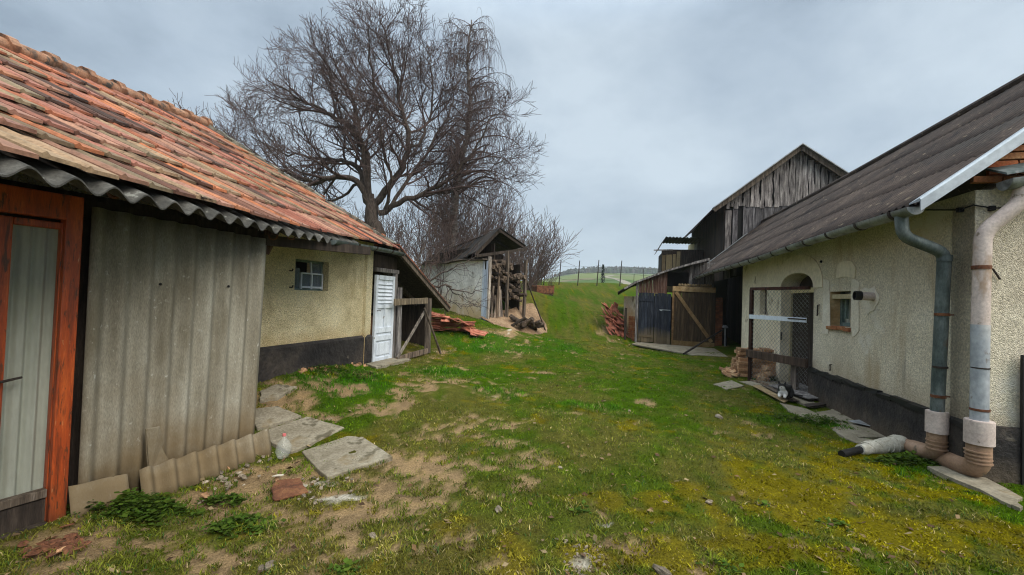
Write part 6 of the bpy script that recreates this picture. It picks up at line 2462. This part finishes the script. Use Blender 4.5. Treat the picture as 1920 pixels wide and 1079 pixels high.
tag(mb.build("far_wood", MT['leaf'], None, False, fix=False), "dark wooded ridge on the horizon beyond the fields", "woodland", kind="stuff")
mb = MB()
tr = []
for (px, Y) in ((1160, 210), (1170, 235), (1178, 260), (1185, 290), (1192, 330)):
    pass
pts_t = [(52, 200), (60, 226), (64, 252), (68, 282), (66, 315), (80, 350), (110, 380)]
for k in range(len(pts_t) - 1):
    for u in range(6):
        x = pts_t[k][0] + (pts_t[k + 1][0] - pts_t[k][0]) * u / 6
        y = pts_t[k][1] + (pts_t[k + 1][1] - pts_t[k][1]) * u / 6
        tr.append((x, y))
w = 2.6
vs = []
for (x, y) in tr:
    vs += [V((x - w, y, tz(x - w, y) + .25)), V((x + w, y, tz(x + w, y) + .25))]
mb.add(vs, [(2 * k, 2 * k + 1, 2 * k + 3, 2 * k + 2) for k in range(len(tr) - 1)], (.22, .195, .155))
tag(mb.build("field_path", MT['leaf'], None, False, fix=False), kind="structure")

# ================================================================== CAT, BOTTLE, STONES, WEEDS
cpos = G(1473, 745, .10)
KX = V((.92, .38, 0)).normalized()            # along the body, towards the tail (lies half turned, chest to the camera)
KY = V((-.38, .92, 0)).normalized()
cb0 = V((cpos.x + .0, cpos.y + .04, cpos.z - .02))
CA = thing("cat", cb0, "black and white cat crouching on the boards by the doorway", "cat")
me = bpy.data.meshes.new("cat_body")
P3 = lambda a, b, c: KX * a + KY * b + V((0, 0, c))
sk_v = [(P3(.12, .06, .105), .105), (P3(.04, .03, .115), .105), (P3(-.03, .0, .125), .090), (P3(-.065, -.015, .165), .060), (P3(-.095, -.03, .205), .066), (P3(-.125, -.045, .195), .040),
        (P3(.19, .09, .07), .06), (P3(.26, .06, .030), .024), (P3(.34, .0, .022), .018), (P3(.40, -.05, .02), .012),
        (P3(-.05, -.055, .06), .034), (P3(-.10, -.08, .018), .019), (P3(-.08, .02, .06), .034), (P3(-.13, -.005, .018), .019),
        (P3(.10, -.05, .06), .06), (P3(.04, -.085, .022), .026), (P3(.14, .14, .06), .055)]
sk_e = [(0, 1), (1, 2), (2, 3), (3, 4), (4, 5), (0, 6), (6, 7), (7, 8), (8, 9), (2, 10), (10, 11), (2, 12), (12, 13), (0, 14), (14, 15), (0, 16)]
me.from_pydata([v for v, r in sk_v], sk_e, [])
cat = bpy.data.objects.new("body", me)
COL.objects.link(cat)
cat.parent = CA
sm_ = cat.modifiers.new("skin", 'SKIN')
for i, (v, r) in enumerate(sk_v):
    me.skin_vertices[0].data[i].radius = (r, r)
me.skin_vertices[0].data[0].use_root = True
ss = cat.modifiers.new("sub", 'SUBSURF')
ss.levels = ss.render_levels = 2
cm = bpy.data.materials.new("cat_fur")
cm.use_nodes = True
N_, L_n = cm.node_tree.nodes, cm.node_tree.links
bs = N_["Principled BSDF"]
bs.inputs['Roughness'].default_value = .9
tcn = N_.new("ShaderNodeTexCoord")
dot = N_.new("ShaderNodeVectorMath")
dot.operation = 'DOT_PRODUCT'
L_n.new(tcn.outputs['Object'], dot.inputs[0])
nv = -KX * 1.0 - KY * .75 + V((0, 0, -.58))
dot.inputs[1].default_value = nv
nn = N_.new("ShaderNodeTexNoise")
nn.inputs['Scale'].default_value = 14
L_n.new(tcn.outputs['Object'], nn.inputs['Vector'])
ad = N_.new("ShaderNodeMath")
ad.operation = 'MULTIPLY_ADD'
L_n.new(nn.outputs[0], ad.inputs[0])
ad.inputs[1].default_value = .05
L_n.new(dot.outputs['Value'], ad.inputs[2])
rpn = N_.new("ShaderNodeValToRGB")
rpn.color_ramp.elements[0].position = .055
rpn.color_ramp.elements[0].color = (.012, .011, .010, 1)
rpn.color_ramp.elements[1].position = .07
rpn.color_ramp.elements[1].color = (.68, .65, .62, 1)
L_n.new(ad.outputs[0], rpn.inputs[0])
L_n.new(rpn.outputs[0], bs.inputs['Base Color'])
me.materials.append(cm)
for sgn in (-1, 1):
    mb = MB()
    hd_ = cb0 + P3(-.095, -.03, .205)
    lat_ = V((.55, -.83, 0)) if False else (KY * .75 - KX * .45).normalized()
    sidev = V((-lat_.y, lat_.x, 0))
    fwd = (-KX * .86 - KY * .5).normalized()
    sd_ = V((-fwd.y, fwd.x, 0)) * sgn
    c = hd_ + sd_ * .036 + V((0, 0, .030))
    mb.add([c - sd_ * .024 + fwd * .012, c + sd_ * .026 + fwd * .004, c + sd_ * .016 + V((0, 0, .055)), c - fwd * .022], [(0, 1, 2), (1, 3, 2), (3, 0, 2), (0, 3, 1)])
    mb.build("ear", MT['black'], CA, True)
    mb = MB()
    mb.ball(hd_ + fwd * .062 + sd_ * .027 + V((0, 0, .016)), .0095, 8, 6)
    mb.build("eye", MT['iron'], CA, True)
mb = MB()
mb.ball(hd_ + fwd * .082 + V((0, 0, -.012)), .008, 6, 4, (1, 1, .7))
mb.build("nose", flat('nose_pink', (.35, .17, .15)), CA, True)

# clear plastic bottle, upside-down looking film with a pink cap
bp0 = G(531, 860)
BT = thing("plastic_bottle", bp0, "clear crumpled plastic bottle with a pink cap standing at the corrugated wall end", "bottle")
mb = MB()
hB = .245
prof = [(.0, .020), (.02, .055), (.07, .075), (.13, .072), (.17, .055), (.205, .026), (.225, .016), (.232, .015)]
for k in range(len(prof)): pass
mb.tube([bp0 + V((random.uniform(-.004, .004), random.uniform(-.004, .004), h)) for h, r in prof], [r for h, r in prof], 12)
mb.build("bottle_body", glass('bottle_plastic', (.62, .64, .60), .20), BT, True)
mb = MB(); mb.tube([bp0 + V((0, 0, .230)), bp0 + V((0, 0, .252))], .018, 12); mb.build("cap", flat('pink_cap', (.62, .16, .16)), BT, True)

# stones and brick crumbs
ST = []
for kk in range(4):
    mb = MB()
    mb.ball((0, 0, 0), .035, 7, 5, (1.2, .9, .6), .28)
    ST.append([mb.build("stone", MT['stone'], origin=V((0, 0, 0))), False])
BR = []
for kk in range(3):
    mb = MB()
    mb.ball((0, 0, 0), .032, 6, 4, (1.3, .9, .55), .3, (1, 1, 1))
    BR.append([mb.build("brick_fragment", MT['brick'], origin=V((0, 0, 0))), False])
CH = []
for kk in range(3):
    mb = MB()
    mb.ball((0, 0, 0), .036, 6, 4, (1.3, .7, .16), .35)
    CH.append([mb.build("chip", MT['rust'], origin=V((0, 0, 0))), False])
def scatter(proto, px, py, s, label, cat, group):
    p = G(px, py)
    e_ = random.choice(proto)
    o = e_[0]
    if e_[1]:
        o = o.copy(); COL.objects.link(o)
    e_[1] = True
    o.location = (p.x, p.y, gz(p.x, p.y) + .012 * s)
    o.scale = (s, s, s)
    o.rotation_euler = (random.gauss(0, .3), random.gauss(0, .3), random.uniform(0, 6))
    tag(o, label, cat, group)
for k in range(38):
    t = random.random()
    scatter(ST, 385 + 130 * t + random.gauss(0, 14), 912 - 62 * t + random.gauss(6, 11), random.uniform(.2, .8), "pale pebble on the bare earth along the corrugated wall", "stone", "stones along the corrugated wall")
for k in range(30):
    scatter(ST, random.uniform(560, 660), random.uniform(895, 945), random.uniform(.2, .6), "small pale pebble beside the rusty plate and the mottled slab", "stone", "stones by the slabs")
for k in range(60):
    scatter(CH, random.gauss(105, 28), random.gauss(1030, 13), random.uniform(.5, 1.1), "small brown chip on the ground at the foot of the orange door", "chip", "chips by the orange door")
for (px, py, s) in [(386, 932, 1.6), (430, 880, .9), (520, 902, .9), (905, 716, 1.2), (110, 1048, .7), (560, 690, .8), (1160, 638, 1.3), (1180, 648, 1.2), (1148, 640, 1.4)]:
    scatter(BR, px, py, s, "orange brick fragment lying loose on the ground", "brick fragment", "brick fragments in the yard")
for k in range(34):
    t = random.random()
    scatter(BR, 560 + 130 * t, 698 - 14 * t + random.gauss(0, 2.5), random.uniform(.5, 1.4), "small dark stone in the row at the foot of the ochre wall's plinth", "stone", "stones at the ochre wall")
for (px, py, s) in [(935, 962, 1.0), (505, 1055, .9), (490, 1060, .7), (1180, 770, .8), (1348, 787, 1.6), (1050, 880, .6), (700, 1000, .7), (1242, 1072, 1.2), (1330, 940, .7)]:
    scatter(ST, px, py, s, "single pale stone in the open grass", "stone", "single stones in the grass")
for k in range(70):
    scatter(ST, random.gauss(1088, 18), random.gauss(1045, 18), random.uniform(.12, .35), "white gravel chip in the worn patch at the bottom of the yard", "gravel chip", "gravel chips in the worn patch")
# white shard by the plate
mb = MB()
p = G(520, 905)
mb.prism([p + V((-.05, 0, .05)), p + V((.05, .0, .06)), p + V((.03, .05, .05)), p + V((-.03, .045, .045))], V((0, 0, .008)))
tag(mb.build("pale_shard", MT['whitewash'], origin=p), "pale triangular shard lying behind the rusty plate", "shard")

# dark green weeds: leafy clumps
def weed_clump(px, py, rx, ry, n, hmax, seed, label):
    R = random.Random(seed)
    c0 = G(px, py)
    mb = MB()
    for k in range(n):
        a, q = R.uniform(0, 2 * PI), R.random() ** .5
        q *= R.choice((1, 1, 1, 1.35))
        x, y = c0.x + rx * q * math.cos(a), c0.y + ry * q * math.sin(a)
        cl = float(fbm(np.array([x * 11.0]), np.array([y * 11.0]), 90 + seed, 2)[0])
        if cl < .30 + .30 * q * R.random(): continue
        z = gz(x, y)
        h = hmax * max(.1, 1 - q * .65) * R.uniform(.05, 1) * min(1.5, (cl - .15) * 2.6)
        big = R.random() ** 2
        az, l, w = R.uniform(0, 2 * PI), .012 + .045 * big, .006 + .018 * big
        d = V((math.cos(az), math.sin(az), R.uniform(-.2, .5)))
        s = V((-math.sin(az), math.cos(az), 0))
        p = V((x, y, z + h))
        g = R.uniform(.45, 1.8)
        mb.add([p, p + d * l * .5 + s * w, p + d * l, p + d * l * .5 - s * w], [(0, 1, 2, 3)], ((.026 + .014 * big) * g, .060 * g, .008 * g))
    return tag(mb.build("weeds", MT['leaf'], None, False, origin=c0, fix=False), label, "weeds", kind="stuff")
weed_clump(255, 958, .38, .17, 3200, .15, 1, "dense dark green weeds at the foot of the corrugated wall")
weed_clump(455, 985, .22, .12, 900, .08, 2, "dark green tuft of weeds in the bare earth below the corrugated wall")
weed_clump(420, 940, .16, .08, 500, .07, 3, "small dark weeds in front of the long corrugated strip")
weed_clump(1700, 870, .40, .13, 1300, .09, 4, "green weeds along the plastic drain pipe")
weed_clump(1880, 880, .45, .2, 1100, .10, 5, "green weeds in the corner by the right downpipe")
weed_clump(1510, 790, .55, .2, 1200, .07, 6, "low green weeds in front of the cat's boards")
weed_clump(1450, 712, .35, .18, 900, .10, 7, "dark green weeds under the chain-link gate")
weed_clump(640, 700, .6, .35, 2200, .08, 8, "lush green weeds at the foot of the ochre wall")
for i, (px, py) in enumerate([(1350, 1060), (1090, 960), (1420, 940), (1560, 980), (640, 1065)]):
    weed_clump(px, py, .10, .07, 70, .03, 20 + i, "scattered rosette weeds in the mossy grass")

# dead leaves and stalks lying in the grass
mb = MB()
RL = random.Random(5)
for k in range(1200):
    y = 2.0 * (14 / 2.0) ** RL.random()
    x = (RL.random() * 2 - 1) * (1.0 * y + .3)
    if (x - PCX.o.x) * PCX.n.x + (y - PCX.o.y) * PCX.n.y < .1 and y < 5: continue
    if (x - PLW.o.x) * PLW.n.x + (y - PLW.o.y) * PLW.n.y < .1: continue
    if (x - PR.o.x) * PR.n.x + (y - PR.o.y) * PR.n.y < .1: continue
    z = gz(x, y) + RL.uniform(.004, .022)
    a, l = RL.uniform(0, 6.3), RL.uniform(.012, .035)
    w = l * RL.choice((.5, .6, .12))
    d, s_ = V((math.cos(a), math.sin(a), RL.gauss(0, .25))), V((-math.sin(a), math.cos(a), RL.gauss(0, .3)))
    p = V((x, y, z))
    g = RL.uniform(.5, 1.3)
    c = RL.choice([(.12, .07, .035), (.16, .11, .06), (.08, .05, .03), (.20, .15, .085)])
    mb.add([p - d * l, p + s_ * w + V((0, 0, .006)), p + d * l, p - s_ * w], [(0, 1, 2), (0, 2, 3)], tuple(q * g for q in c))
tag(mb.build("leaf_litter", MT['leaf'], None, False, fix=False), "dead brown leaves and stalks scattered over the yard", "leaf litter", kind="stuff")
blades("grass", 620000, 40.0, 3)

# ------------------------------------------------------------------ the air: one closed even box round everything
mb = MB()
mb.box((0, 590, 38), (1900, 1340, 130))
hz_ = mb.build("haze", MT['black'])
hz_.data.materials.clear()
hm = bpy.data.materials.new("haze")
hm.use_nodes = True
hn, hl = hm.node_tree.nodes, hm.node_tree.links
hn.clear()
ho = hn.new("ShaderNodeOutputMaterial")
hv = hn.new("ShaderNodeVolumePrincipled")
hv.inputs['Color'].default_value = (.86, .92, 1.0, 1)
hv.inputs['Density'].default_value = HAZE
hl.new(hv.outputs[0], ho.inputs['Volume'])
hz_.data.materials.append(hm)
tag(hz_, kind="stuff")
SC.cycles.volume_bounces = 1
